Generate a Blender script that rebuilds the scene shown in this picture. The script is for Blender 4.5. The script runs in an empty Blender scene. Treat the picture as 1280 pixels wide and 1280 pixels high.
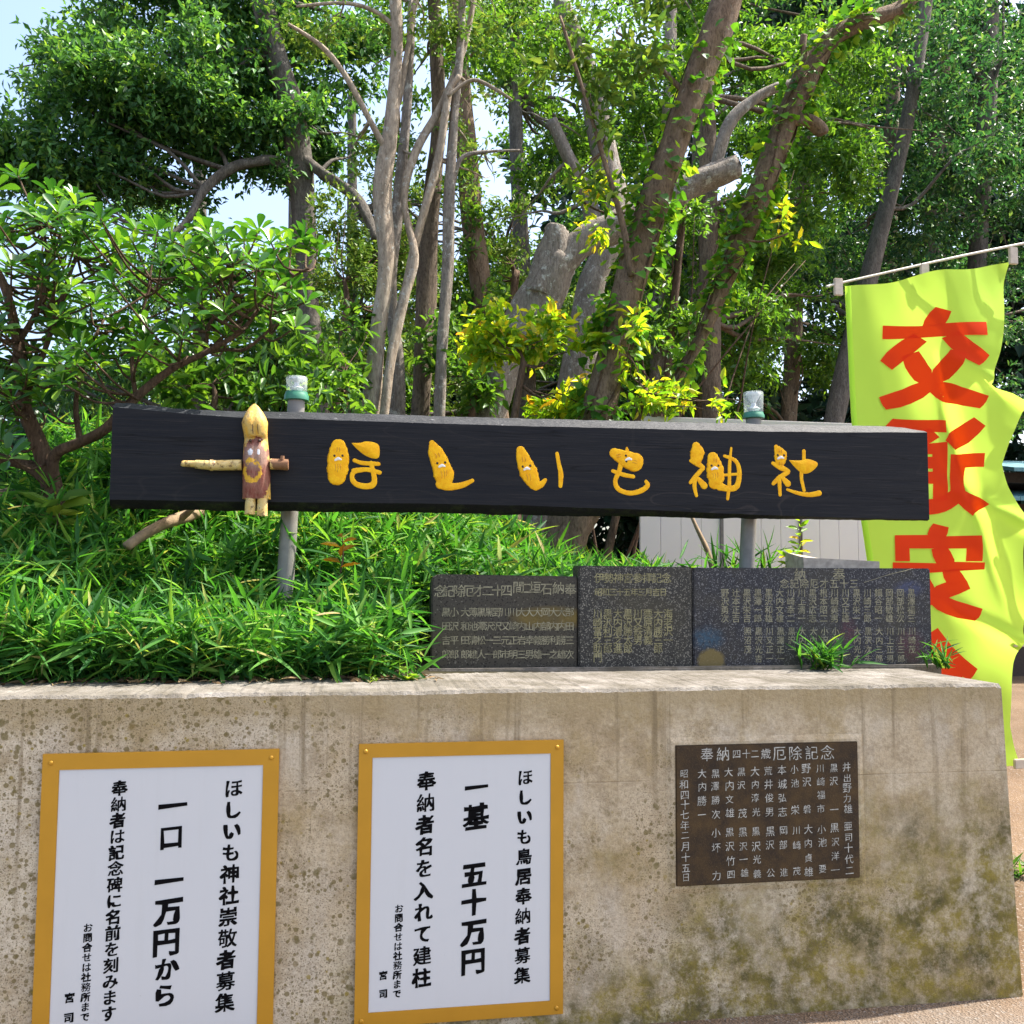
import bpy, math, random
import numpy as np
from mathutils import Vector, Matrix
random.seed(7)
RNG = np.random.default_rng(11)
rad = math.radians
sc = bpy.context.scene
COL = sc.collection

# ------------------------------------------------------------------ camera
FOC = 1180.0                    # focal length in pixels of a 1280 px picture
CAMZ = 1.68
YAW, PITCH, ROLL = rad(9.31), rad(4.143), rad(0.354)
_F = Vector((math.sin(YAW)*math.cos(PITCH), math.cos(YAW)*math.cos(PITCH), math.sin(PITCH)))
_R = Vector((math.cos(YAW), -math.sin(YAW), 0))
_U = _R.cross(_F)
_X = _R*math.cos(ROLL) + _U*math.sin(ROLL)
_Y = _U*math.cos(ROLL) - _R*math.sin(ROLL)
cam = bpy.data.objects.new('camera', bpy.data.cameras.new('camera'))
COL.objects.link(cam)
cam.matrix_world = Matrix(((_X.x, _Y.x, -_F.x, 0), (_X.y, _Y.y, -_F.y, 0), (_X.z, _Y.z, -_F.z, CAMZ), (0, 0, 0, 1)))
cam.data.sensor_width = 36
cam.data.lens = 36*FOC/1280
cam.data.clip_end = 2000
sc.camera = cam

# ------------------------------------------------------------------ sky, sun, exposure
SUN_EL, SUN_AZ = rad(60), rad(82)          # azimuth from +Y towards +X
w = bpy.data.worlds.new('World'); sc.world = w; w.use_nodes = True
nt = w.node_tree
sky = nt.nodes.new('ShaderNodeTexSky'); sky.sky_type = 'NISHITA'; sky.sun_disc = False
sky.sun_elevation = SUN_EL; sky.sun_rotation = SUN_AZ
sky.air_density = 1.0; sky.dust_density = 4.0; sky.ozone_density = 1.0
nt.links.new(sky.outputs[0], nt.nodes['Background'].inputs[0])
nt.nodes['Background'].inputs[1].default_value = 0.15
sd = bpy.data.lights.new('sun', 'SUN'); sd.energy = 4.5; sd.angle = rad(0.53); sd.color = (1.0, 0.95, 0.86)
sun = bpy.data.objects.new('sun', sd); COL.objects.link(sun)
sdir = Vector((math.sin(SUN_AZ)*math.cos(SUN_EL), math.cos(SUN_AZ)*math.cos(SUN_EL), math.sin(SUN_EL)))
sun.rotation_euler = sdir.to_track_quat('Z', 'Y').to_euler()
sun.location = (4, 10, 20)
sc.view_settings.view_transform = 'Standard'; sc.view_settings.look = 'None'
sc.view_settings.exposure = 1.53; sc.view_settings.gamma = 1
cy = sc.cycles
cy.max_bounces = 7; cy.diffuse_bounces = 4; cy.glossy_bounces = 3; cy.transmission_bounces = 6; cy.transparent_max_bounces = 6
cy.caustics_reflective = False; cy.caustics_refractive = False

# ------------------------------------------------------------------ helpers: picture point -> world point on a plane Y = const
def P(px, py, Y):
    d = _F + _X*((px-640)/FOC) + _Y*((640-py)/FOC)
    t = Y/d.y
    return Vector((d.x*t, Y, CAMZ + d.z*t))
def PXW(px, py, Y):             # metres per pixel there
    d = _F + _X*((px-640)/FOC) + _Y*((640-py)/FOC)
    return (Y/d.y)/FOC

def tag(o, label=None, cat=None, group=None, kind=None):
    if label: o['label'] = label
    if cat: o['category'] = cat
    if group: o['group'] = group
    if kind: o['kind'] = kind
    return o
def empty(name, loc, label, cat, group=None, kind=None):
    o = bpy.data.objects.new(name, None); COL.objects.link(o); o.location = loc
    o.empty_display_size = .1
    return tag(o, label, cat, group, kind)
def link_mesh(name, me, mat, parent=None):
    o = bpy.data.objects.new(name, me); COL.objects.link(o)
    for m in (mat if isinstance(mat, (list, tuple)) else [mat]):
        me.materials.append(m)
    if parent:
        o.parent = parent
        o.location = -parent.location if parent.parent is None else (0, 0, 0)
    return o

class MB:
    def __init__(s): s.v = []; s.f = []; s.m = []
    def add(s, v, f, m=0):
        b = len(s.v); s.v += [tuple(p) for p in v]
        s.f += [tuple(i+b for i in q) for q in f]; s.m += [m]*len(f); return s
    def box(s, x0, x1, y0, y1, z0, z1, m=0):
        v = [(x0,y0,z0),(x1,y0,z0),(x1,y1,z0),(x0,y1,z0),(x0,y0,z1),(x1,y0,z1),(x1,y1,z1),(x0,y1,z1)]
        f = [(0,3,2,1),(4,5,6,7),(0,1,5,4),(1,2,6,5),(2,3,7,6),(3,0,4,7)]
        return s.add(v, f, m)
    def bbox(s, x0, x1, y0, y1, z0, z1, b=.01, m=0):    # box with chamfered edges
        import bmesh
        bm = bmesh.new(); bmesh.ops.create_cube(bm, size=1)
        for q in bm.verts:
            q.co = ((x0+x1)/2+q.co.x*(x1-x0), (y0+y1)/2+q.co.y*(y1-y0), (z0+z1)/2+q.co.z*(z1-z0))
        bmesh.ops.bevel(bm, geom=bm.edges[:], offset=b, segments=2, affect='EDGES')
        bm.verts.index_update()
        s.add([q.co[:] for q in bm.verts], [[q.index for q in f.verts] for f in bm.faces], m); bm.free(); return s
    def tube(s, pts, radii, n=10, wob=0, cap=True, m=0, seed=0, sub=1):
        pts = [Vector(p) for p in pts]
        if not hasattr(radii, '__len__'): radii = [radii]*len(pts)
        if sub > 1: pts, radii = smooth_path(pts, radii, sub)
        rr = random.Random(seed+len(pts))
        ph = [rr.uniform(0, 6.28) for _ in range(6)]
        T = [(pts[min(i+1, len(pts)-1)]-pts[max(i-1, 0)]).normalized() for i in range(len(pts))]
        up = Vector((0, 1, 0)) if abs(T[0].y) < .9 else Vector((1, 0, 0))
        N = T[0].cross(up).normalized(); v = []; f = []
        for i, p in enumerate(pts):
            N = (N - T[i]*N.dot(T[i])).normalized(); B = T[i].cross(N)
            for k in range(n):
                a = 2*math.pi*k/n
                r = radii[i]*(1 + wob*(math.sin(2*a+ph[0]+i*.35)*.5 + math.sin(3*a+ph[1]-i*.5)*.35 + math.sin(5*a+ph[2]+i*1.1)*.2))
                v.append(p + (N*math.cos(a)+B*math.sin(a))*r)
        for i in range(len(pts)-1):
            for k in range(n):
                k2 = (k+1) % n
                f.append((i*n+k, i*n+k2, (i+1)*n+k2, (i+1)*n+k))
        if cap:
            f.append(tuple(reversed(range(n)))); f.append(tuple((len(pts)-1)*n+k for k in range(n)))
        return s.add(v, f, m)
    def lathe(s, c, prof, n=24, m=0):           # profile [(r,z)] about the vertical through c
        v = []; f = []
        for r, z in prof:
            for k in range(n):
                a = 2*math.pi*k/n; v.append((c[0]+r*math.cos(a), c[1]+r*math.sin(a), c[2]+z))
        for i in range(len(prof)-1):
            for k in range(n):
                f.append((i*n+k, i*n+(k+1) % n, (i+1)*n+(k+1) % n, (i+1)*n+k))
        f.append(tuple(reversed(range(n)))); f.append(tuple((len(prof)-1)*n+k for k in range(n)))
        return s.add(v, f, m)
    def build(s, name, mat, parent=None, smooth=False, angle=None):
        me = bpy.data.meshes.new(name); me.from_pydata(s.v, [], s.f)
        if s.m and max(s.m) > 0: me.polygons.foreach_set('material_index', s.m)
        me.update()
        if smooth: me.polygons.foreach_set('use_smooth', [True]*len(me.polygons))
        if angle is not None: me.set_sharp_from_angle(angle=rad(angle))
        return link_mesh(name, me, mat, parent)

def smooth_path(pts, radii, k):
    n = len(pts); op = []; orr = []
    for i in range(n-1):
        p0 = pts[max(i-1, 0)]; p1 = pts[i]; p2 = pts[i+1]; p3 = pts[min(i+2, n-1)]
        for j in range(k):
            t = j/k
            op.append(.5*((2*p1)+(p2-p0)*t+(2*p0-5*p1+4*p2-p3)*t*t+(3*p1-p0-3*p2+p3)*t**3))
            orr.append(radii[i]*(1-t)+radii[i+1]*t)
    op.append(pts[-1]); orr.append(radii[-1]); return op, orr

# ------------------------------------------------------------------ node materials
class NM:
    def __init__(s, name):
        s.m = bpy.data.materials.new(name); s.m.use_nodes = True; s.t = s.m.node_tree
        s.b = s.t.nodes['Principled BSDF']; s.out = s.t.nodes['Material Output']
        s._c = None
    def n(s, typ, **kw):
        x = s.t.nodes.new(typ)
        for k, v in kw.items(): setattr(x, k, v)
        return x
    def l(s, a, b): s.t.links.new(a, b); return b.node
    def coord(s):
        if not s._c: s._c = s.n('ShaderNodeTexCoord').outputs['Object']
        return s._c
    def mapped(s, scale=(1,1,1), loc=(0,0,0), rot=(0,0,0)):
        m = s.n('ShaderNodeMapping'); s.l(s.coord(), m.inputs[0])
        m.inputs['Scale'].default_value = scale; m.inputs['Location'].default_value = loc; m.inputs['Rotation'].default_value = rot
        return m.outputs[0]
    def noise(s, scale=5, detail=4, rough=.6, vec=None, dist=0):
        x = s.n('ShaderNodeTexNoise'); x.inputs['Scale'].default_value = scale; x.inputs['Detail'].default_value = detail
        x.inputs['Roughness'].default_value = rough; x.inputs['Distortion'].default_value = dist
        s.l(vec or s.coord(), x.inputs['Vector']); return x.outputs[0]
    def voro(s, scale=5, vec=None, rnd=1):
        x = s.n('ShaderNodeTexVoronoi'); x.inputs['Scale'].default_value = scale; x.inputs['Randomness'].default_value = rnd
        s.l(vec or s.coord(), x.inputs['Vector']); return x
    def ramp(s, fac, stops, interp='LINEAR'):
        x = s.n('ShaderNodeValToRGB'); e = x.color_ramp.elements; x.color_ramp.interpolation = interp
        while len(e) < len(stops): e.new(.5)
        for el, (p, c) in zip(e, stops):
            el.position = p; el.color = (c, c, c, 1) if not hasattr(c, '__len__') else (*c, 1)
        s.l(fac, x.inputs[0]); return x.outputs[0]
    def mix(s, fac, a, b, mode='MIX'):
        x = s.n('ShaderNodeMix', data_type='RGBA', blend_type=mode)
        for sock, val in ((x.inputs[0], fac), (x.inputs[6], a), (x.inputs[7], b)):
            if isinstance(val, bpy.types.NodeSocket): s.l(val, sock)
            elif hasattr(val, '__len__'): sock.default_value = (*val, 1)
            else: sock.default_value = val
        return x.outputs[2]
    def math(s, op, a, b=0, clamp=False):
        x = s.n('ShaderNodeMath', operation=op, use_clamp=clamp)
        for sock, val in ((x.inputs[0], a), (x.inputs[1], b)):
            if isinstance(val, bpy.types.NodeSocket): s.l(val, sock)
            else: sock.default_value = val
        return x.outputs[0]
    def sep(s, vec=None):
        x = s.n('ShaderNodeSeparateXYZ'); s.l(vec or s.coord(), x.inputs[0]); return x.outputs
    def blob(s, c, r):             # 1 inside an ellipsoid about c, falling to 0 at r
        mp = s.n('ShaderNodeMapping', vector_type='TEXTURE'); s.l(s.coord(), mp.inputs[0])
        mp.inputs['Location'].default_value = c; mp.inputs['Scale'].default_value = r
        g = s.n('ShaderNodeTexGradient', gradient_type='SPHERICAL'); s.l(mp.outputs[0], g.inputs[0]); return g.outputs['Fac']
    def bump(s, h, strength=.4, dist=.01):
        x = s.n('ShaderNodeBump'); x.inputs['Strength'].default_value = strength; x.inputs['Distance'].default_value = dist
        s.l(h, x.inputs['Height']); s.l(x.outputs[0], s.b.inputs['Normal'])
    def done(s, col=None, rough=.7, spec=.4, metal=0):
        if col is not None:
            if isinstance(col, bpy.types.NodeSocket): s.l(col, s.b.inputs['Base Color'])
            else: s.b.inputs['Base Color'].default_value = (*col, 1)
        if isinstance(rough, bpy.types.NodeSocket): s.l(rough, s.b.inputs['Roughness'])
        else: s.b.inputs['Roughness'].default_value = rough
        s.b.inputs['Specular IOR Level'].default_value = spec; s.b.inputs['Metallic'].default_value = metal
        return s.m

def plain(name, c, rough=.6, spec=.4, metal=0, var=.15, scale=25):
    k = NM(name); n = k.noise(scale, 5)
    return k.done(k.mix(k.ramp(n, [(.3, 0.), (.7, 1.)]), tuple(x*(1-var) for x in c), tuple(min(1, x*(1+var)) for x in c)), rough, spec, metal)

def leaf_mat(name, stops, trans=.45, tcol=(1.5, 1.35, .5), rough=.42, spec=.4):
    k = NM(name)
    g = k.n('ShaderNodeNewGeometry')
    c = k.ramp(g.outputs['Random Per Island'], stops)
    nz = k.noise(3, 2)
    c = k.mix(.35, c, k.mix(k.ramp(nz, [(.35, 0.), (.65, 1.)]), (.6, .6, .6), (1.3, 1.3, 1.3)), 'MULTIPLY')
    # (a patchwork of slightly differing leaf colours, leaf by leaf and shoot by shoot)
    k.done(c, rough, spec)
    tr = k.n('ShaderNodeBsdfTranslucent')
    k.l(k.mix(1., c, tcol, 'MULTIPLY'), tr.inputs[0])
    mx = k.n('ShaderNodeMixShader'); mx.inputs[0].default_value = trans
    k.l(k.b.outputs[0], mx.inputs[1]); k.l(tr.outputs[0], mx.inputs[2]); k.l(mx.outputs[0], k.out.inputs[0])
    return k.m

def bark_mat(name, dark, light, lichen=None, lich=.5, vs=1.0):
    k = NM(name)
    v = k.mapped((1, 1, .22))
    n1 = k.noise(16*vs, 9, .75, v); n2 = k.noise(2.6, 4, .6); n4 = k.noise(70*vs, 5, .7, k.mapped((1, 1, .35)))
    c = k.mix(k.ramp(n1, [(.36, 0.), (.64, 1.)]), dark, light)
    c = k.mix(k.ramp(n2, [(.4, 0.), (.65, .5)]), c, tuple(x*.55 for x in light))
    c = k.mix(k.ramp(n4, [(.35, .65), (.55, 0.)]), c, tuple(x*.45 for x in dark))
    n1 = k.math('ADD', n1, k.math('MULTIPLY', n4, .5))
    if lichen:
        n3 = k.noise(11, 8, .8); c = k.mix(k.ramp(n3, [(1-lich-.03, 0.), (1-lich+.03, .85)]), c, lichen)
    k.bump(n1, .9, .03)
    return k.done(c, .85, .2)

# concrete of the wall: buff render, rust and moss stains, round dark lichen spots
def wall_mat():
    k = NM('stained_concrete')
    x, y, z = k.sep()
    big = k.noise(1.5, 5, .62); mid = k.noise(4.5, 6, .68); fine = k.noise(60, 4, .7); spk = k.noise(170, 2, .6)
    c = k.mix(k.ramp(big, [(.36, 0.), (.62, 1.)]), (.51, .39, .245), (.63, .53, .39))
    c = k.mix(k.ramp(mid, [(.50, 0.), (.64, .75)]), c, (.38, .275, .13))
    c = k.mix(k.ramp(k.noise(9, 8, .78, k.mapped((1, 1, 1), (2, 7, 4))), [(.50, 0.), (.62, .55)]), c, (.30, .22, .13))
    # pale pinkish grey laitance, in patches and in streaks run down from the top
    strk = k.noise(3, 6, .65, k.mapped((1.7, 1, .7), (1.7, 0, 0)))
    c = k.mix(k.ramp(strk, [(.50, 0.), (.66, .55)]), c, (.54, .46, .36))
    c = k.mix(k.ramp(k.noise(2.6, 6, .7, k.mapped((1, 1, 1), (5, 2, 3))), [(.56, 0.), (.66, .6)]), c, (.30, .215, .11))
    # brown weathering band below the coping
    zz = k.math('ADD', z, k.math('MULTIPLY', k.math('SUBTRACT', mid, .5), .22))
    c = k.mix(k.ramp(k.math('SUBTRACT', zz, .4), [(.70, 0.), (.80, .75)]), c, (.37, .275, .14))
    # thin dark runs where rain drips off the ledge
    dr_ = k.noise(4, 4, .6, k.mapped((5, 1, .16), (2.3, 0, .4)))
    run = k.math('MULTIPLY', k.ramp(dr_, [(.57, 0.), (.68, .75)]), k.ramp(k.math('ADD', z, k.math('MULTIPLY', k.math('SUBTRACT', big, .5), .9)), [(.55, 0.), (1., 1.)]))
    c = k.mix(run, c, (.21, .155, .085))
    # moss from the foot up, mostly at the right, and an olive grey stain under the plaque
    msk = k.math('SUBTRACT', k.math('ADD', k.math('MULTIPLY', x, .20), k.math('MULTIPLY', k.noise(2.3, 7, .68), 1.3)), k.math('MULTIPLY', z, .80))
    msk = k.ramp(msk, [(.42, 0.), (.74, 1.)])
    msk = k.math('MULTIPLY', msk, k.ramp(k.noise(13, 7, .78), [(.38, .2), (.56, 1.)]))
    c = k.mix(msk, c, k.mix(k.ramp(k.noise(5, 4), [(.4, 0.), (.6, 1.)]), (.085, .075, .024), (.26, .20, .04)))
    drift = k.math('ADD', k.noise(1.9, 4, .65, k.mapped((1, 1, 1), (3.1, 0, 1.7))), k.math('MULTIPLY', k.math('SUBTRACT', 1.4, x), .055))
    drift = k.ramp(k.math('SUBTRACT', drift, k.math('MULTIPLY', k.ramp(z, [(.5, 0.), (1., 1.)]), .10)), [(.42, 0.), (.53, 1.)])
    # fine pits and grit, crowded where the lichen drifts
    c = k.mix(k.math('MULTIPLY', k.ramp(spk, [(.55, 0.), (.62, .9)]), k.math('ADD', k.math('MULTIPLY', drift, .65), .22)), c, (.125, .095, .05))
    for sca, thr, lo, colr, amt in ((15.5, .25, .46, (.135, .105, .032), .8), (23, .30, .40, (.15, .115, .035), .8), (29, .34, .55, (.25, .18, .02), .8), (38, .34, .32, (.155, .115, .038), .8), (62, .34, .25, (.145, .11, .04), .75), (9, .22, .55, (.16, .105, .022), .75)):
        vv = k.voro(sca, k.mapped((1, 1, 1), (sca*.37, 0, sca*.61))); rs = k.sep(vv.outputs['Color'])
        lim = k.math('MULTIPLY', k.math('SUBTRACT', rs[0], lo), thr*2)
        inside = k.math('SUBTRACT', k.math('ADD', lim, k.math('MULTIPLY', k.math('SUBTRACT', fine, .5), .22)), vv.outputs['Distance'])
        m_ = k.math('MULTIPLY', k.ramp(inside, [(0., 0.), (.09, 1.)]), k.math('MULTIPLY', drift, amt))
        c = k.mix(m_, c, colr)
    c = k.mix(k.ramp(fine, [(.3, .4), (.6, 0.)]), c, (.19, .13, .07))
    # shuttering joint
    j = k.math('ABSOLUTE', k.math('SUBTRACT', z, .905)); jl = k.ramp(j, [(.0, 1.), (.004, 0.)])
    jl = k.math('MULTIPLY', jl, k.ramp(mid, [(.4, 0.), (.6, 1.)]))
    c = k.mix(k.math('MULTIPLY', jl, .3), c, (.2, .15, .1))
    h = k.math('ADD', k.math('ADD', k.math('MULTIPLY', fine, .6), mid), k.math('MULTIPLY', jl, -.4))
    k.bump(h, .55, .014)
    return k.done(c, .9, .2)
def coping_mat():
    k = NM('coping_concrete'); n = k.noise(7, 6, .7); f = k.noise(70, 4, .7)
    c = k.mix(k.ramp(n, [(.35, 0.), (.65, 1.)]), (.10, .087, .068), (.235, .215, .19))
    c = k.mix(k.ramp(k.noise(2.2, 6, .7), [(.45, 0.), (.62, .7)]), c, (.10, .088, .066))
    c = k.mix(k.ramp(f, [(.55, 0.), (.7, .7)]), c, (.07, .06, .042))
    k.bump(k.math('ADD', n, f), .6, .015); return k.done(c, .9, .2)
def granite_mat(name, base, speck, rough, sc_=260, thr=.72):
    k = NM(name)
    v = k.voro(sc_); r = k.sep(v.outputs['Color'])
    c = k.mix(k.ramp(r[0], [(thr, 0.), (thr+.06, 1.)]), base, speck)
    c = k.mix(k.ramp(r[1], [(.86, 0.), (.9, 1.)]), c, tuple(x*.3 for x in base))
    c = k.mix(k.ramp(k.noise(4, 5), [(.45, 0.), (.7, .5)]), c, (.07, .06, .035))
    return k, c

M = {}
M['wall'] = wall_mat(); M['coping'] = coping_mat()
def ground_mat():
    k = NM('bare_earth'); x, y, z = k.sep()
    n = k.noise(.8, 6, .65); f = k.noise(40, 5, .7); s_ = k.voro(95); r = k.sep(s_.outputs['Color'])
    c = k.mix(k.ramp(n, [(.35, 0.), (.65, 1.)]), (.115, .075, .045), (.20, .135, .085))
    c = k.mix(k.ramp(f, [(.45, 0.), (.7, .7)]), c, (.12, .08, .05))
    c = k.mix(k.ramp(r[0], [(.90, 0.), (.93, .55)]), c, (.28, .25, .22))
    # worn grey gravel trodden into the earth in front of the wall
    yy = k.math('ADD', y, k.math('MULTIPLY', k.noise(3, 5), .7))
    gr = k.ramp(k.math('MULTIPLY', yy, .2), [(.70, 1.), (.80, 0.)])
    c = k.mix(gr, c, k.mix(k.noise(90, 4, .7), (.11, .098, .085), (.22, .20, .178)))
    k.bump(k.math('ADD', f, k.math('MULTIPLY', s_.outputs['Distance'], .8)), .7, .02)
    return k.done(c, .95, .15)
M['ground'] = ground_mat()
M['soil'] = plain('dark_soil', (.035, .03, .016), .95, .1, var=.5, scale=12)
def board_mat():
    k = NM('black_stained_wood')
    g = k.noise(9, 8, .65, k.mapped((.25, 1, 6)), .3); g2 = k.noise(40, 5, .6, k.mapped((.08, 1, 5)))
    c = k.mix(k.ramp(g, [(.3, 0.), (.75, 1.)]), (.0075, .0085, .012), (.018, .0172, .0185))
    c = k.mix(k.ramp(g2, [(.56, 0.), (.72, .5)]), c, (.06, .05, .045))
    kn = k.noise(2.2, 2, .5, k.mapped((.5, 1, 1.6), (4, 0, 2)))      # knots: contour lines of a slow noise
    kl = k.math('FRACT', k.math('MULTIPLY', kn, 14)); kl = k.math('MULTIPLY', k.ramp(kl, [(.0, 0.), (.08, 1.), (.2, 0.)]), k.ramp(kn, [(.56, 0.), (.62, .45)]))
    c = k.mix(kl, c, (.055, .045, .04))
    ck = k.ramp(k.math('ABSOLUTE', k.math('SUBTRACT', k.noise(3, 4, .5, k.mapped((.12, 1, 3), (1, 0, 7))), .5)), [(.0, 1.), (.006, 0.)])
    c = k.mix(k.math('MULTIPLY', ck, .7), c, (.002, .002, .002))
    k.bump(k.math('ADD', g, g2), .25, .006)
    return k.done(c, .55, .15)
def board_edge_mat():
    k = NM('weathered_black_edge')
    g = k.noise(14, 8, .7, k.mapped((.5, 1, 3))); g2 = k.noise(60, 4, .7, k.mapped((.4, 1, 1)))
    c = k.mix(k.ramp(g, [(.35, 0.), (.7, 1.)]), (.007, .009, .012), (.028, .030, .035))
    c = k.mix(k.ramp(g2, [(.66, 0.), (.70, .7)]), c, (.30, .30, .31))
    k.bump(k.math('ADD', g, g2), .6, .01); return k.done(c, .6, .25)
def board_under_mat():
    k = NM('mossy_black_edge'); g = k.noise(10, 7, .7, k.mapped((1, 1, 2)))
    c = k.mix(k.ramp(g, [(.5, 0.), (.75, .9)]), (.007, .007, .007), (.03, .04, .01))
    k.bump(g, .7, .02); return k.done(c, .8, .2)
M['board'] = board_mat(); M['board_edge'] = board_edge_mat(); M['board_under'] = board_under_mat()
def letter_mat():
    k = NM('yellow_paint'); n = k.noise(45, 5, .7)
    k.bump(n, .4, .004); return k.done(k.mix(k.ramp(n, [(.35, 0.), (.65, 1.)]), (.82, .36, .003), (.92, .50, .008)), .6, .2)
M['letter'] = letter_mat()
M['face_patch'] = plain('ochre_paint', (.58, .27, .02), .6, var=.25, scale=60)
M['dark_mark'] = plain('dark_brown_paint', (.045, .018, .008), .6)
M['white_mark'] = plain('white_paint', (.8, .78, .72), .5, var=.05)
M['post'] = plain('grey_pipe', (.22, .205, .185), .5, var=.18, scale=18)
M['green_plastic'] = plain('green_plastic', (.045, .19, .12), .4, var=.1)
def lens_mat():
    k = NM('clear_plastic'); k.done((.85, .92, .92), .08, .5); k.b.inputs['Alpha'].default_value = .22; return k.m
M['lens'] = lens_mat(); M['reflector'] = plain('frosted_reflector', (.55, .58, .58), .3, .6, var=.3, scale=60)
M['gold'] = plain('gold_frame', (.50, .25, .018), .38, .5, .35, var=.06, scale=5)
M['white_panel'] = plain('white_acrylic', (.56, .56, .605), .4, .3, var=.015, scale=3)
def panel_mat():
    k = NM('white_acrylic_weathered'); v = k.noise(9, 5, .6, k.mapped((3, 1, .25))); sp_ = k.noise(55, 3, .7)
    c = k.mix(k.ramp(v, [(.55, 0.), (.8, .2)]), (.575, .565, .56), (.50, .485, .46))
    c = k.mix(k.ramp(sp_, [(.74, 0.), (.78, .4)]), c, (.40, .37, .33))
    return k.done(c, .3, .35)
M['white_panel'] = panel_mat()
M['ink'] = plain('black_ink', (.004, .0035, .004), .7, .06, var=.1)
def bronze_mat():
    k = NM('dark_bronze'); n = k.noise(9, 6, .7); f = k.noise(160, 3, .7)
    c = k.mix(k.ramp(n, [(.35, 0.), (.68, 1.)]), (.030, .020, .014), (.085, .050, .020))
    c = k.mix(k.ramp(f, [(.55, 0.), (.7, .5)]), c, (.13, .085, .04))
    k.bump(f, .5, .004); return k.done(c, .6, .2, .1)
M['bronze'] = bronze_mat(); M['silver'] = plain('silver_letter', (.44, .42, .37), .6, .3, 0, var=.5, scale=60)
M['engrave'] = plain('faded_engraving', (.25, .225, .12), .9, .1, var=.5, scale=40)
M['engrave_pale'] = plain('pale_engraving', (.25, .23, .155), .9, .1, var=.5, scale=40)
M['mortar'] = plain('grey_mortar', (.20, .21, .21), .9, var=.3)
M['fence'] = plain('mauve_grey_steel', (.70, .62, .64), .5, .4, var=.04, scale=2)
M['fence_cap'] = plain('grey_cap_rail', (.5, .47, .45), .5, .4, var=.05)
M['fence_gap'] = plain('fence_seam', (.16, .14, .14), .7)
def cloth_mat(name, c, tr, tc):
    k = NM(name); v = k.n('ShaderNodeTexWave', wave_type='BANDS', bands_direction='Z'); v.inputs['Scale'].default_value = 220; k.l(k.coord(), v.inputs[0])
    n = k.noise(5, 3); cc = k.mix(k.ramp(n, [(.3, 0.), (.7, 1.)]), tuple(x*.93 for x in c), c)
    k.bump(v.outputs[0], .1, .002); k.done(cc, .8, .15)
    t = k.n('ShaderNodeBsdfTranslucent'); t.inputs[0].default_value = (*tc, 1)
    mx = k.n('ShaderNodeMixShader'); mx.inputs[0].default_value = tr
    k.l(k.b.outputs[0], mx.inputs[1]); k.l(t.outputs[0], mx.inputs[2]); k.l(mx.outputs[0], k.out.inputs[0]); return k.m
M['banner'] = cloth_mat('lime_cloth', (.57, .85, .09), .5, (.68, .95, .12))
M['banner_red'] = cloth_mat('red_print', (.88, .055, .010), .4, (.92, .07, .010))
M['tab'] = plain('beige_webbing', (.55, .46, .36), .8)
M['pole'] = plain('cream_pole', (.60, .54, .44), .45)
M['roof'] = plain('teal_roof', (.10, .24, .27), .5, var=.2)
M['dark_wood'] = plain('dark_timber', (.05, .035, .025), .8, var=.3)
M['cut_wood'] = plain('dry_branch', (.24, .17, .10), .85, var=.35)
M['stone'] = plain('pale_stone', (.42, .36, .29), .9, var=.3)

L = {}
L['dark'] = leaf_mat('dark_leaf', [(0, (0.033, 0.105, 0.038)), (.5, (0.062, 0.177, 0.057)), (.85, (0.117, 0.282, 0.070)), (1, (0.235, 0.399, 0.070))], 0.42)
L['blue'] = leaf_mat('bluish_leaf', [(0, (.020, .070, .032)), (.55, (.040, .115, .045)), (.85, (.075, .165, .055)), (1, (.17, .24, .07))], .42, (1.25, 1.4, .65))  # bluish green, lightened so the colour stands in for haze
L['deep'] = leaf_mat('deep_wood_leaf', [(0, (0.013, 0.042, 0.023)), (.7, (0.026, 0.072, 0.036)), (1, (0.058, 0.117, 0.039))], 0.35, (0.600, 0.600, 0.600))  # dark far foliage, its colour lifted a little in place of hazy air
L['mid'] = leaf_mat('mid_leaf', [(0, (0.036, 0.105, 0.019)), (.5, (0.073, 0.187, 0.029)), (1, (0.162, 0.308, 0.040))], 0.5)
L['light'] = leaf_mat('light_leaf', [(0, (0.079, 0.176, 0.022)), (.5, (0.144, 0.271, 0.032)), (1, (0.303, 0.398, 0.040))], 0.55, (0.600, 0.600, 0.600))
L['yellow'] = leaf_mat('yellow_leaf', [(0, (.11, .26, .02)), (.5, (.25, .42, .025)), (.82, (.50, .54, .03)), (.95, (.58, .50, .04)), (1, (.55, .26, .03))], .55, (1.4, 1.35, .5))
L['rosette'] = leaf_mat('glossy_leaf', [(0, (.022, .085, .018)), (.45, (.048, .145, .022)), (.8, (.12, .26, .030)), (1, (.23, .37, .045))], .36, (1.45, 1.5, .5), .3, .5)
L['ivy'] = leaf_mat('ivy_leaf', [(0, (0.039, 0.134, 0.019)), (.6, (0.095, 0.268, 0.026)), (1, (0.286, 0.421, 0.039))], 0.46)
L['grass'] = leaf_mat('bamboo_leaf', [(0, (.026, .105, .024)), (.4, (.06, .20, .036)), (.8, (.13, .31, .05)), (.94, (.25, .38, .06)), (.98, (.34, .38, .09)), (1, (.40, .30, .14))], .45, (1.2, 1.35, .5), .55, .2)
L['orange'] = leaf_mat('orange_leaf', [(0, (.42, .30, .03)), (1, (.50, .20, .02))], .5, (1.3, 1.1, .6))

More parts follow.
